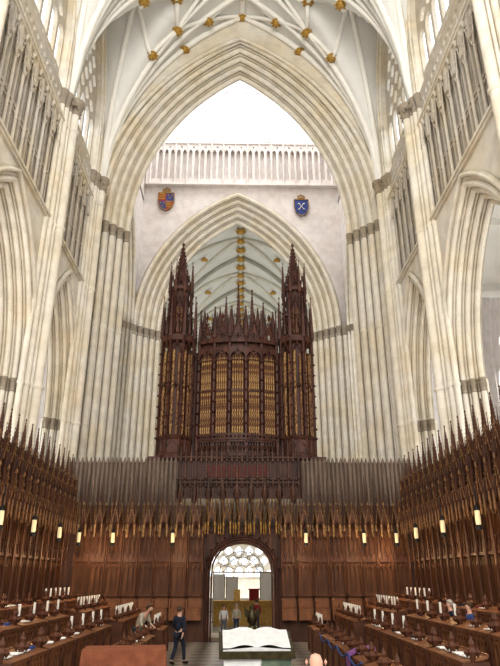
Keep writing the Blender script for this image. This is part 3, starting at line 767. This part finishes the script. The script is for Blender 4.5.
def tower(cx,par):
    t=obj('tower',None,par,(cx,.1,LZ(8.55)))
    b=MB(); b.lathe(0,0,[(1.0,-.25),(1.03,-.05),(.94,.1),(.94,.75),(1.03,.85),(.86,1.0),(.64,1.0),(.64,6.2),(.96,6.3),(1.04,6.6),(.88,6.75)],8,False,pi/8)
    for k in range(8):
        an=pi/8+k*pi/4; x,y=.93*cos(an),.93*sin(an)
        b.lathe(x,y,[(.075,-.1),(.075,6.5)],5,False); b.spire(x*1.06,y*1.06,6.5,9.2,.11,11)
        for z in (.9,1.4,2.0,2.6,3.2,3.8,4.4,5.0,5.6): b.octa(x*1.05,y*1.05,z,.12,.1)
        b.lathe(x*.70,y*.70,[(.07,6.6),(.07,9.6)],5,False); b.spire(x*.74,y*.74,9.4,11.5,.095,9)
        for z in (7.2,7.8,8.4,9.0): b.octa(x*.76,y*.76,z,.1,.1)
        x2,y2=.93*cos(an+pi/4),.93*sin(an+pi/4); mx,my=(x+x2)/2,(y+y2)/2
        for (f,z0,z1) in ((1.06,6.4,7.7),(.76,9.3,10.4),(1.0,5.5,6.2),(1.0,.3,.7),(.74,8.4,9.0),(.74,7.0,7.6),(1.0,3.4,3.8)):
            b.tube([(x*f,y*f,z0),(mx*f,my*f,z1),(x2*f,y2*f,z0)],.04,4)
            b.octa(mx*f,my*f,z1,.07,.14)
            for u in (.33,.66):
                for (p,q) in ((x,y),(x2,y2)): b.octa((p+(mx-p)*u)*f,(q+(my-q)*u)*f,z0+(z1-z0)*u+.05,.05)
        b.spire(mx*1.05,my*1.05,6.7,8.6,.075,8)
        f=.68; b.box(mx*f-.025,mx*f+.025,my*f-.025,my*f+.025,6.6,9.5); b.box(mx*1.02-.03,mx*1.02+.03,my*1.02-.03,my*1.02+.03,.1,.8)
        f=.74; b.box(mx*f-.12,mx*f+.12,my*f-.12,my*f+.12,7.9,8.0)
    b.lathe(0,0,[(.47,6.6),(.47,9.5),(.70,9.55),(.72,9.75),(.48,9.8)],8,False,pi/8)
    obj('tower_case',b.mesh('tc',WOODD),t)
    s=MB(); s.lathe(0,0,[(.43,9.7),(.38,10.3),(.11,12.1),(.03,12.7)],8,False,pi/8)
    for j in range(12):
        zz=9.9+.235*j; r=.47*(1-(j)/12.5)+.03
        for k in range(6): an=k*pi/3+j*.5; s.octa(r*cos(an),r*sin(an),zz,.07*(1-.03*j),.1)
    s.octa(0,0,12.8,.1,.2)
    obj('spire',s.mesh('ts',WOODD),t)
    p=pipe_me(4.8,.08,PIPE); p2=pipe_me(4.6,.07,PIPED)
    for k in range(8):
        an=pi+pi/8*(k+.5); obj('pipe',p if k%2 else p2,t,(.78*cos(an),.78*sin(an),.95))
    for k in range(2): obj('pipe',pipe_me(1.6,.07,PIPED),t,(-.12+.24*k,-.55,6.8))
tower(-3.35,org); tower(3.25,org)

# ------------------------------------------------------------ desks and benches
DL=2.25
def desk_parts():
    f=MB(); hs=[]
    n=9
    for k in range(n):
        c=-DL/2+.1+(DL-.2)*(k+.5)/n; hs.append(archhole(.085,.12,.58,.2,cx=c,n=4)); 
        if k<n-1: hs.append(circ(c+(DL-.2)/n/2,.76,.035,6))
    plate(f,rect(-DL/2,DL/2,.06,.84),hs,-.06,0)
    f.box(-DL/2,DL/2,-.09,.03,0,.08); f.box(-DL/2,DL/2,-.1,.0,.82,.86)
    b=MB(); b.box(-DL/2,DL/2,0.0,.03,.06,.84)
    t=MB(); t.ext([(-DL/2,-.1,.84),(-DL/2,-.1,.89),(-DL/2,.42,.99),(-DL/2,.42,.94)],(DL,0,0)); t.box(-DL/2,DL/2,.40,.44,.96,1.02)
    parts=[('front_panel',f.mesh('fp',WOODK)),('backing_board',b.mesh('bb',WOODR)),('book_rest',t.mesh('br',WOODK))]
    e=MB(); e.box(-.045,.045,-.12,.42,0,.88); e.lathe(0,.12,[(.03,.86),(.06,.98),(.085,1.06),(.04,1.14),(.06,1.2),(.015,1.33)],6,False)
    for q in (.02,.12,.22): e.octa(0,q,1.05,.07,.09)
    e.ext([(-.06,-.1,.1),(-.06,.38,.1),(-.06,.38,.7),(-.06,.14,.84),(-.06,-.1,.7)],(.12,0,0))
    return parts,e.mesh('end',WOODR)
dp,em=desk_parts()
def bench_parts():
    s=MB(); s.box(-DL/2,DL/2,-.2,.2,.40,.45); s.box(-DL/2+.1,-DL/2+.18,-.16,.16,0,.40); s.box(DL/2-.18,DL/2-.1,-.16,.16,0,.40); s.box(-DL/2+.1,DL/2-.1,-.02,.02,.2,.28)
    c=MB(); c.box(-DL/2+.05,DL/2-.05,-.19,.17,.45,.5)
    return s.mesh('bench',WOODK),c.mesh('cushion',CUSH)
bsm,bcm=bench_parts()
ROWS=[(2.9,0.),(4.35,.3),(5.8,.6),(7.05,.9)]
YC=[14.0,16.45,18.9,21.35,25.6,28.05]
df=None; bf=None
for side in (-1,1):
    mb=MB()
    for i in range(1,4):
        x0=ROWS[i][0]-.25; mb.box(min(x0*side,8.62*side),max(x0*side,8.62*side),12.6,30.28,(ROWS[i][1]-.3),ROWS[i][1])
    trim(mb.mesh('platform',WOODR),'stepped timber platform under the choir stalls','platform')
    for ri,(x,z) in enumerate(ROWS):
        for yc in YC:
            if ri==0 and yc>27: continue
            if ri==0 and side<0 and yc<17: continue
            loc=(x*side,yc,z); rz=-side*pi/2
            if df is None:
                df=thing('choir_desk','carved oak choir desk with traceried front and poppyhead ends','choir desk',loc,rz,dp,'choir desks')
                for ex in (-1,0,1): obj('desk_end',em,df,(ex*(DL/2+.03),0,0))
            else: copy_thing(df,loc,rz)
            if ri<3:
                bl=((x+.85)*side,yc,z)
                if bf is None: bf=thing('choir_bench','plain oak bench with maroon cushion behind a choir desk','bench',bl,rz,[('bench_frame',bsm),('seat_cushion',bcm)],'choir benches')
                else: copy_thing(bf,bl,rz)
bk2=MB(); bk2.box(-.17,.17,-.12,.12,0,.02); bk2.ext([(-.16,-.11,.02),(0,-.11,.035),(.16,-.11,.02)],(0,.22,0))
bk2m=bk2.mesh('openbook',PAPER)
cb=MB(); cb.box(-.11,.11,-.08,.08,0,.05); cb.box(-.10,.10,-.07,.07,.05,.055)
cbm=[cb.mesh('closedbook',m) for m in (CUSH,BLACKC,BLUEC)]
lm1=MB(); lm1.lathe(0,0,[(.055,0),(.055,.02),(.012,.03),(.012,.2)],8); lm2=MB(); lm2.lathe(0,0,[(.038,.14),(.038,.43),(.028,.44)],10)
dl=None
for side in (-1,1):
    for ri in (0,1,2,3):
        x,z=ROWS[ri]
        ys=[24.7+.5*k for k in range(4)] if ri==0 else ([24.7+.45*k for k in range(9)] if ri<3 else [24.7+.65*k for k in range(6)])
        if ri in (1,2): ys+=[18.2,19.5,20.8,22.0]
        for y in ys:
            loc=((x+.2)*side,y,z+.965)
            if dl is None: dl=thing('desk_lamp','small ivory shaded candle lamp standing on the choir desk','desk lamp',loc,0,[('lamp_base',lm1.mesh('b',IRON)),('lamp_shade',lm2.mesh('s',SHADE))],'ivory desk lamps')
            else: copy_thing(dl,loc)
    for ri in (0,1,2,3):
        x,z=ROWS[ri]
        for yc in YC[:4]:
            if ri==0 and side<0 and yc<17: continue
            for k in (-1.5,-.5,.5,1.5):
                r=random.random()
                yy=yc+k*.55+random.uniform(-.08,.08)
                if ri in (1,2) and min(abs(yy-q) for q in (18.2,19.5,20.8,22.0))<.3: continue
                P=((x+.18)*side,yy,z+.94)
                if r<.38: obj('open_book',bk2m,None,P,-side*pi/2+random.uniform(-.25,.25),label='open white service book lying on the desk slope',category='book',group='service books')
                elif r<.65: obj('hymn_book',random.choice(cbm),None,P,-side*pi/2+random.uniform(-.2,.2),label='closed dark cloth-bound hymn book on the desk slope',category='book',group='hymn books')
l1=MB(); l1.lathe(0,0,[(.07,-.24),(.08,-.18),(.08,.18),(.055,.21)],12)
l2=MB(); l2.lathe(0,0,[(.09,-.38),(.09,-.24),(.04,-.23)],12)
l3=MB(); l3.lathe(0,0,[(.09,.19),(.08,.28),(.02,.38),(.02,1.0)],12)
hl=None
LL=[(-7.3,19.3,1),(-7.3,22.5,1),(-7.3,25.8,1),(-7.3,29,1),(7.3,19.0,-1),(7.3,22.4,-1),(7.3,25.9,-1),(7.3,29.2,-1),(-5.8,29.2,0),(-3.05,29.2,0),(3.1,29.2,0),(5.8,29.2,0),(-7.3,16.2,1),(7.3,15.8,-1)]
for x,y,s in LL:
    loc=(x,y,4.4); rz=pi/2*s
    if hl is None: hl=thing('hanging_lamp','lit cylindrical ivory lamp hanging from the canopies','lamp',loc,rz,[('lamp_shade',l1.mesh('s',LAMP)),('lamp_base',l2.mesh('h',IRON)),('lamp_stem',l3.mesh('h2',IRON))],'stall lamps')
    else: copy_thing(hl,loc,rz)
    L=bpy.data.lights.new('lamp_light','POINT'); L.energy=60; L.color=(1,.66,.34); L.shadow_soft_size=.1
    lo=bpy.data.objects.new('lamp_light',L); lo.location=(x*.93,y-(.45 if s==0 else 0),3.7); COL.objects.link(lo)

# ------------------------------------------------------------ covered table
tb=MB(); 
for sx in (-1,1):
    for sy in (-1,1): tb.lathe(sx*.85,sy*.4,[(.04,0),(.05,.5),(.04,1.02)],8)
tb.box(-.95,.95,-.5,.5,1.02,1.08)
tcl=MB(); n=40; top=[];bot=[]
per=[(-1,-.55),(1,-.55),(1,.55),(-1,.55)]
for i in range(4):
    a,b=per[i],per[(i+1)%4]
    m=n//2 if i%2==0 else n//4
    for k in range(m):
        u=k/m; x=a[0]+(b[0]-a[0])*u; y=a[1]+(b[1]-a[1])*u
        w=.03*sin(k*1.9); top.append((x*.98,y*.96,1.10)); bot.append((x*(1.03+w),y*(1.06+w),.25))
N=len(top); tcl.add(top+bot,[tuple(range(N))]+[(i,(i+1)%N,N+(i+1)%N,N+i) for i in range(N)])
thing('covered_table','table covered with a reddish brown cloth in the aisle','table',(-2.75,16.5,0),.12,[('table_frame',tb.mesh('tf',WOOD)),('table_cloth',tcl.mesh('tc',BROWNC))])

# ------------------------------------------------------------ lecterns
mb=MB(); mb.lathe(0,0,[(.42,0),(.42,.08),(.3,.14),(.12,.25),(.08,.5),(.13,.7),(.07,.85),(.1,1.15),(.05,1.3)],12)
pg=MB()
for s in (-1,1):
    vs=[];n=10
    for i in range(n+1):
        u=i/n; z=.06+.07*sin(pi*min(1,u*1.3))*(1-u*.5); vs+= [(s*u*.72,-.36,1.33+z+.0),(s*u*.72,.34,1.62+z)]
    pg.add(vs,[(2*i,2*i+2,2*i+3,2*i+1) for i in range(n)],True)
    pg.ext([(0,-.36,1.31),(s*.72,-.36,1.31),(s*.72,-.36,1.36),(0,-.36,1.41)],(0,.02,0))
cl=MB(); cl.ext([(-.72,-.4,1.30),(.10,-.4,1.30),(.06,-.44,.98),(-.30,-.44,1.02),(-.68,-.43,.9)],(0,.02,0))
cl2=MB(); cl2.ext([(.08,-.41,1.30),(.74,-.41,1.30),(.68,-.45,.86),(.12,-.45,.92)],(0,.02,0))
rest=MB(); rest.ext([(-.80,-.44,1.21),(-.80,-.44,1.29),(-.80,.38,1.64),(-.80,.38,1.56)],(1.6,0,0)); rest.cyl(0,0,1.2,1.42,.06); rest.box(-.80,.80,-.48,-.42,1.2,1.34)
bl=thing('book_lectern','dark lectern draped with cloths carrying a huge open book','lectern',(.36,13.9,0),.05,[('stand',mb.mesh('st',BRONZE)),('book_rest',rest.mesh('rest',BRONZE)),('open_book',pg.mesh('pg',WHITEC)),('white_cloth',cl.mesh('cl',WHITEC)),('green_cloth',cl2.mesh('cl2',GREENC))])
bl.scale=(.95,.95,.98)
mb=MB(); mb.lathe(0,0,[(.35,0),(.35,.1),(.15,.2),(.07,.4),(.12,.8),(.06,1.0),(.13,1.2),(.16,1.3),(.1,1.38)],12)
eg=MB(); eg.lathe(0,0,[(.05,1.36),(.15,1.5),(.13,1.68),(.07,1.78),(.08,1.86),(.03,1.95)],10); eg.tube([(0,-.03,1.87),(0,-.12,1.87),(0,-.15,1.82)],[.05,.03,.008],6)
eg.tube([(0,.08,1.5),(0,.2,1.35),(0,.25,1.22)],[.06,.07,.03],6)
for s in (-1,1): eg.ext([(s*.05,.0,1.45),(s*.2,.05,1.62),(s*.24,.08,1.9),(s*.18,.05,1.83),(s*.05,.0,1.75)],(0,.05,0))
thing('eagle_lectern','dark bronze eagle lectern with half raised wings','lectern',(.4,19.5,0),0,[('pedestal',mb.mesh('pd',BRONZE)),('eagle',eg.mesh('eg',BRONZE))])

# ------------------------------------------------------------ things beyond the door
mb=MB(); mb.box(-1.8,1.8,0,.8,0,1.3); mb.box(-1.9,1.9,-.05,.85,1.3,1.38)
for k in range(10): mb.box(-1.8+.4*k-.03,-1.8+.4*k+.03,-.04,0,0,1.3)
for k in range(9): c=-1.6+.4*k; mb.tube([(c-.18,-.04,.9),(c,-.04,1.2),(c+.18,-.04,.9)],.025,4)
thing('nave_altar','golden oak altar table with arcaded front beyond the doorway','altar',(.3,40,0),0,[('altar_body',mb.mesh('cb',YEL))])
fr=MB(); fr.box(.35,.95,.1,.6,1.38,2.0); fr.box(.3,1.0,.05,.65,2.0,2.05)
obj('red_display_box',fr.mesh('rb',REDC),None,(.3,40,0),label='red covered box standing on the altar',category='box')
yl=MB(); yl.box(-.6,-.2,.2,.5,1.38,1.45); yl.ext([(-.6,.2,1.45),(-.2,.2,1.45),(-.2,.45,2.0),(-.6,.45,2.0)],(0,.04,0))
obj('display_stand',yl.mesh('yb',YEL),None,(.3,40,0),label='yellow book stand on the altar',category='stand')
for x,h in ((-1.6,2.9),(-.75,2.75),(1.5,3.0)):
    m=MB(); m.box(-.36,.36,-.02,.02,.3,h); f=MB(); f.box(-.44,.44,-.15,.15,0,.04); f.box(-.40,-.36,-.03,.03,.04,h+.05); f.box(.36,.40,-.03,.03,.04,h+.05)
    thing('display_board','white display board on a thin frame in the nave','display board',(x+.3,43,0),0,[('board',m.mesh('b',PAPER)),('board_frame',f.mesh('f',IRON))],'display boards')
mb=MB(); plate(mb,rect(-4,4,0,7.2),[archhole(3.2,2.6,3.6,2.6)],58,58.3); plate(mb,archhole(3.2,2.6,3.6,2.6,.1),tracery_holes(3.2,2.6,3.6,2.6,7,.16),58.05,58.15)
obj('traceried_screen',mb.mesh('ts',STONE),label='pale stone screen with traceried window in the nave',category='screen')
mb=MB(); plate(mb,archhole(3.2,2.6,3.6,2.6,.1),[],58.2,58.22); struct('window_%d'%wn[0],mb.mesh('pane',GLASSC),'bright traceried glass beyond the doorway',category='window')

# ------------------------------------------------------------ people
def skin_mesh(name,verts,edges,rad,mat,sub=1):
    me=bpy.data.meshes.new(name); me.from_pydata(verts,edges,[])
    o=bpy.data.objects.new(name,me); COL.objects.link(o)
    o.modifiers.new('s','SKIN'); 
    for i,r in enumerate(rad):
        d=me.skin_vertices[0].data[i]; d.radius=(r,r); d.use_root=(i==0)
    if sub:
        m=o.modifiers.new('u','SUBSURF'); m.levels=sub; m.render_levels=sub
    dg=bpy.context.evaluated_depsgraph_get(); dg.update()
    nm=bpy.data.meshes.new_from_object(o.evaluated_get(dg)); nm.materials.clear(); nm.materials.append(mat)
    for p in nm.polygons: p.use_smooth=True
    bpy.data.objects.remove(o); bpy.data.meshes.remove(me)
    return nm
def person(label,loc,rz,pose='stand',top=BLACKC,legs=DENIM,hair=HAIRB,scale=1.,hairlong=False):
    J={'pel':(0,0,.95),'spi':(0,.0,1.13),'che':(0,.0,1.32),'nek':(0,.01,1.47),'hdb':(0,-.01,1.555),'hd':(0,-.015,1.63),'crn':(0,0,1.69)}
    for s,n in ((-1,'L'),(1,'R')):
        J['sh'+n]=(s*.17,.01,1.40); J['el'+n]=(s*.24,.05,1.13); J['wr'+n]=(s*.23,-.06,.90)
        J['hp'+n]=(s*.09,0,.88); J['kn'+n]=(s*.10,-.02,.50); J['an'+n]=(s*.10,.03,.09); J['to'+n]=(s*.12,-.15,.035)
    if pose=='walk':
        J['knL']=(-.1,-.16,.52); J['anL']=(-.1,-.20,.10); J['toL']=(-.11,-.38,.04)
        J['knR']=(.1,.02,.50); J['anR']=(.1,.24,.13); J['toR']=(.11,.09,.035)
        J['wrL']=(-.24,.12,.93); J['elR']=(.23,-.02,1.14); J['wrR']=(.2,-.22,.98)
    if pose=='stoop':
        for k,(dy,dz) in {'spi':(-.06,-.01),'che':(-.17,-.05),'nek':(-.29,-.10),'hdb':(-.36,-.12),'hd':(-.40,-.13),'crn':(-.42,-.12)}.items():
            J[k]=(0,J[k][1]+dy,J[k][2]+dz)
        for n,s in (('L',-1),('R',1)):
            J['sh'+n]=(s*.17,-.22,1.31); J['el'+n]=(s*.22,-.26,1.04); J['wr'+n]=(s*.14,-.46,.98)
    if pose=='sit':
        d=-.45
        for k in ('pel','spi','che','nek','hdb','hd','crn'): J[k]=(J[k][0],J[k][1],J[k][2]+d+.02)
        for n,s in (('L',-1),('R',1)):
            J['sh'+n]=(s*.17,.01,.97); J['el'+n]=(s*.22,.0,.72); J['wr'+n]=(s*.1,-.25,.66)
            J['hp'+n]=(s*.09,-.03,.50); J['kn'+n]=(s*.11,-.42,.50); J['an'+n]=(s*.11,-.40,.09); J['to'+n]=(s*.12,-.57,.035)
    V=[];E=[];R=[];I={}
    def av(k,p,r,par=None):
        I[k]=len(V); V.append(p); R.append(r)
        if par is not None: E.append((I[par],I[k]))
    av('pel',J['pel'],.125); av('spi',J['spi'],.105,'pel'); av('che',J['che'],.125,'spi'); av('nek',J['nek'],.052,'che'); av('hdb',J['hdb'],.07,'nek'); av('hd',J['hd'],.088,'hdb'); av('crn',J['crn'],.07,'hd')
    hd=Vector(J['hd']); hb=Vector(J['hdb'])
    av('nose',tuple(hd+Vector((0,-.105,-.03))),.012,'hd')
    for s,n in ((-1,'L'),(1,'R')):
        av('sh'+n,J['sh'+n],.055,'che'); av('el'+n,J['el'+n],.04,'sh'+n); av('wr'+n,J['wr'+n],.026,'el'+n)
        w=Vector(J['wr'+n]); d=(w-Vector(J['el'+n])).normalized(); pal=w+d*.06
        av('pa'+n,tuple(pal),.03,'wr'+n)
        side=Vector((0,-1,0)) if abs(d.y)<.6 else Vector((1,0,0))
        crl=Vector((-s*.3,0,0))
        for f,(o,l) in enumerate(((-.03,.07),(-.01,.085),(.01,.08),(.03,.062))):
            b=pal+side*o+d*.035; av('f%s%d'%(n,f),tuple(b),.0095,'pa'+n)
            av('g%s%d'%(n,f),tuple(b+d*l*.55+crl*.02),.009,'f%s%d'%(n,f)); av('h%s%d'%(n,f),tuple(b+d*l*.9+crl*.09),.007,'g%s%d'%(n,f))
        av('t'+n,tuple(w+d*.03+side*.04),.011,'wr'+n); av('u'+n,tuple(w+d*.08+side*.06),.009,'t'+n)
        av('hp'+n,J['hp'+n],.085,'pel'); av('kn'+n,J['kn'+n],.055,'hp'+n); av('an'+n,J['an'+n],.036,'kn'+n); av('to'+n,J['to'+n],.03,'an'+n)
    root=thing('person',label,'person',loc,rz); root.scale=(scale,)*3
    obj('body',skin_mesh('body',V,E,R,SKIN,1),root)
    def sub(keys,edges,extra,mat,name):
        vs=[J[k] for k in keys]; es=[(keys.index(a),keys.index(b)) for a,b in edges]
        obj(name,skin_mesh(name,vs,es,extra,mat,1),root)
    def mid(a,b,t): return tuple(Vector(J[a]).lerp(Vector(J[b]),t))
    J['nk2']=mid('che','nek',.72)
    for n in 'LR': J['cuff'+n]=mid('el'+n,'wr'+n,.93); J['hem'+n]=mid('kn'+n,'an'+n,.97)
    J['pl2']=mid('pel','spi',-.25)
    sub(['che','spi','pl2','nk2','shL','elL','cuffL','shR','elR','cuffR'],[('che','spi'),('spi','pl2'),('che','nk2'),('che','shL'),('shL','elL'),('elL','cuffL'),('che','shR'),('shR','elR'),('elR','cuffR')],[.148,.132,.145,.07,.072,.056,.04,.072,.056,.04],top,'jacket')
    sub(['pel','hpL','knL','hemL','hpR','knR','hemR'],[('pel','hpL'),('hpL','knL'),('knL','hemL'),('pel','hpR'),('hpR','knR'),('knR','hemR')],[.138,.098,.07,.056,.098,.07,.056],legs,'trousers')
    for n in 'LR':
        sh=MB(); a=Vector(J['an'+n]); t=Vector(J['to'+n]); sh.tube([a+Vector((0,.05,-.045)),a+Vector((0,0,-.035)),a.lerp(t,.6)+Vector((0,0,-.01)),t,t+Vector((0,-.04,0))],[.03,.048,.045,.04,.02],8)
        obj('shoe',sh.mesh('shoe',SHOE),root)
    if hair:
        m=MB(); c=hd+Vector((0,.018,.02)); vs=[];n1,n2=12,8
        prof=[(.105*sin(pi*.62*j/n2),.112*cos(pi*.62*j/n2)) for j in range(n2+1)]
        for j,(r,z) in enumerate(prof):
            for i in range(n1):
                a=2*pi*i/n1; x,y=r*cos(a),r*sin(a)
                fz=max(0,-sin(a))*max(0,(j-3))/5*.075
                lz=-(max(0,sin(a)+.3))*(.16 if hairlong else .03)*max(0,(j-5))/3
                vs.append((c.x+x,c.y+y*1.08+fz*.3,c.z+z+fz+lz))
        m.add(vs,[(j*n1+i,j*n1+(i+1)%n1,(j+1)*n1+(i+1)%n1,(j+1)*n1+i) for j in range(n2) for i in range(n1)],True)
        obj('hair',m.mesh('hair',hair),root)
    for s in (-1,1):
        e=MB(); e.octa(hd.x+s*.032,hd.y-.086,hd.z+.0,.012); obj('eye',e.mesh('eye',EYE),root)
        e=MB(); e.octa(hd.x+s*.092,hd.y+.0,hd.z-.02,.016,.03); obj('ear',e.mesh('ear',SKIN),root)
    e=MB(); e.box(hd.x-.022,hd.x+.022,hb.y-.078,hb.y-.07,hb.z+.0,hb.z+.01); obj('mouth',e.mesh('mouth',LIP),root)
    return root
person('person in dark navy jacket and jeans walking up the aisle',(-2.0,22.6,0),radians(150),'walk',BLACKC,BLACKC,HAIRB,1.02)
person('person in beige top leaning over a choir desk',(-3.5,23.45,0),radians(60),'stoop',BEIGE,GREYC,HAIRB,1.12)
person('child in white shirt standing inside the doorway',(-.72,32.6,0),radians(10),'stand',WHITEC,GREYC,HAIRB,.82)
person('child in beige coat standing inside the doorway',(-.1,33.0,0),radians(-20),'stand',BEIGE,DENIM,HAIRG,.84)
person('person in red top standing beyond the doorway',(1.0,36.5,0),radians(200),'stand',REDC,DENIM,HAIRB,.9)
person('balding person in pink shirt standing on the steps',(.76,6.6,.3),radians(180),'stand',PINKC,GREYC,None,1.0)
person('seated person in dark jacket on a choir bench',(6.65,20.6,.65),radians(-90),'sit',BLACKC,GREYC,HAIRG,1.05)
person('seated person in blue top on a choir bench',(6.65,18.9,.65),radians(-90),'sit',BLUEC,DENIM,HAIRB,1.05)
def drape(x,y,mat,label):
    m=MB(); pts=[(-.14,.55),(-.15,.88),(.1,1.0),(.3,1.03),(.47,1.06),(.50,.8)]
    m.ext([(-.3,a,b) for a,b in pts]+[(-.3,a+(.015 if a>.4 else -.015),b+.02) for a,b in pts[::-1]],(.6,0,0))
    obj('draped_cloth',m.mesh('dc',mat),None,(x,y,.0),-pi/2*(1 if x>0 else -1),label=label,category='cloth')
drape(2.9,16.9,PURP,'purple cloth draped over a choir desk')
m=MB(); pts=[]
for k in range(41):
    y=15.0+7.4*k/40; pts.append((2.73,y,.93-.16*abs(sin(pi*k/10))))
m.tube(pts,.022,6); obj('barrier_rope',m.mesh('rope',BLUEC),label='blue rope looped along the front of the choir desks',category='rope')

# ------------------------------------------------------------ lights, world
W=bpy.data.worlds.new('World'); SC.world=W; W.use_nodes=True
nt=W.node_tree; bg=nt.nodes['Background']; bg.inputs['Color'].default_value=(1,.985,.965,1); bg.inputs['Strength'].default_value=1.2
def area(loc,rot,sx,sy,e,c=(1,1,1)):
    L=bpy.data.lights.new('window_and_fill_light','AREA'); L.shape='RECTANGLE'; L.size=sx; L.size_y=sy; L.energy=e; L.color=c
    o=bpy.data.objects.new('window_and_fill_light',L); o.location=loc; o.rotation_euler=rot; COL.objects.link(o)
area((0,43,62),(0,0,0),14,14,6200)  # extra area light added under the lantern ceiling, boosts the tower daylight
area((0,66,1.0),(pi,0,0),10,24,2000,(1,.99,.96))  # added upward fill near the nave floor, brightens the vault
area((0,-14,24),(radians(90),0,0),12,18,7500,(1,.975,.93))   # great east window daylight
for sx in (-1,1): area((13*sx,15,1.5),(pi,0,0),4,26,900,(1,.98,.95))  # added upward fill in each aisle, lifts the dark ceiling

# ------------------------------------------------------------ camera
cam=bpy.data.cameras.new('Camera'); co=bpy.data.objects.new('Camera',cam); COL.objects.link(co)
cam.sensor_fit='VERTICAL'; cam.sensor_height=24; cam.lens=24*600/666
cam.clip_end=300
co.location=(0,0,H); co.rotation_euler=(radians(90+22.2),0,radians(-1.0))
SC.camera=co
SC.view_settings.view_transform='Standard'; SC.view_settings.exposure=0.25; SC.view_settings.gamma=.9
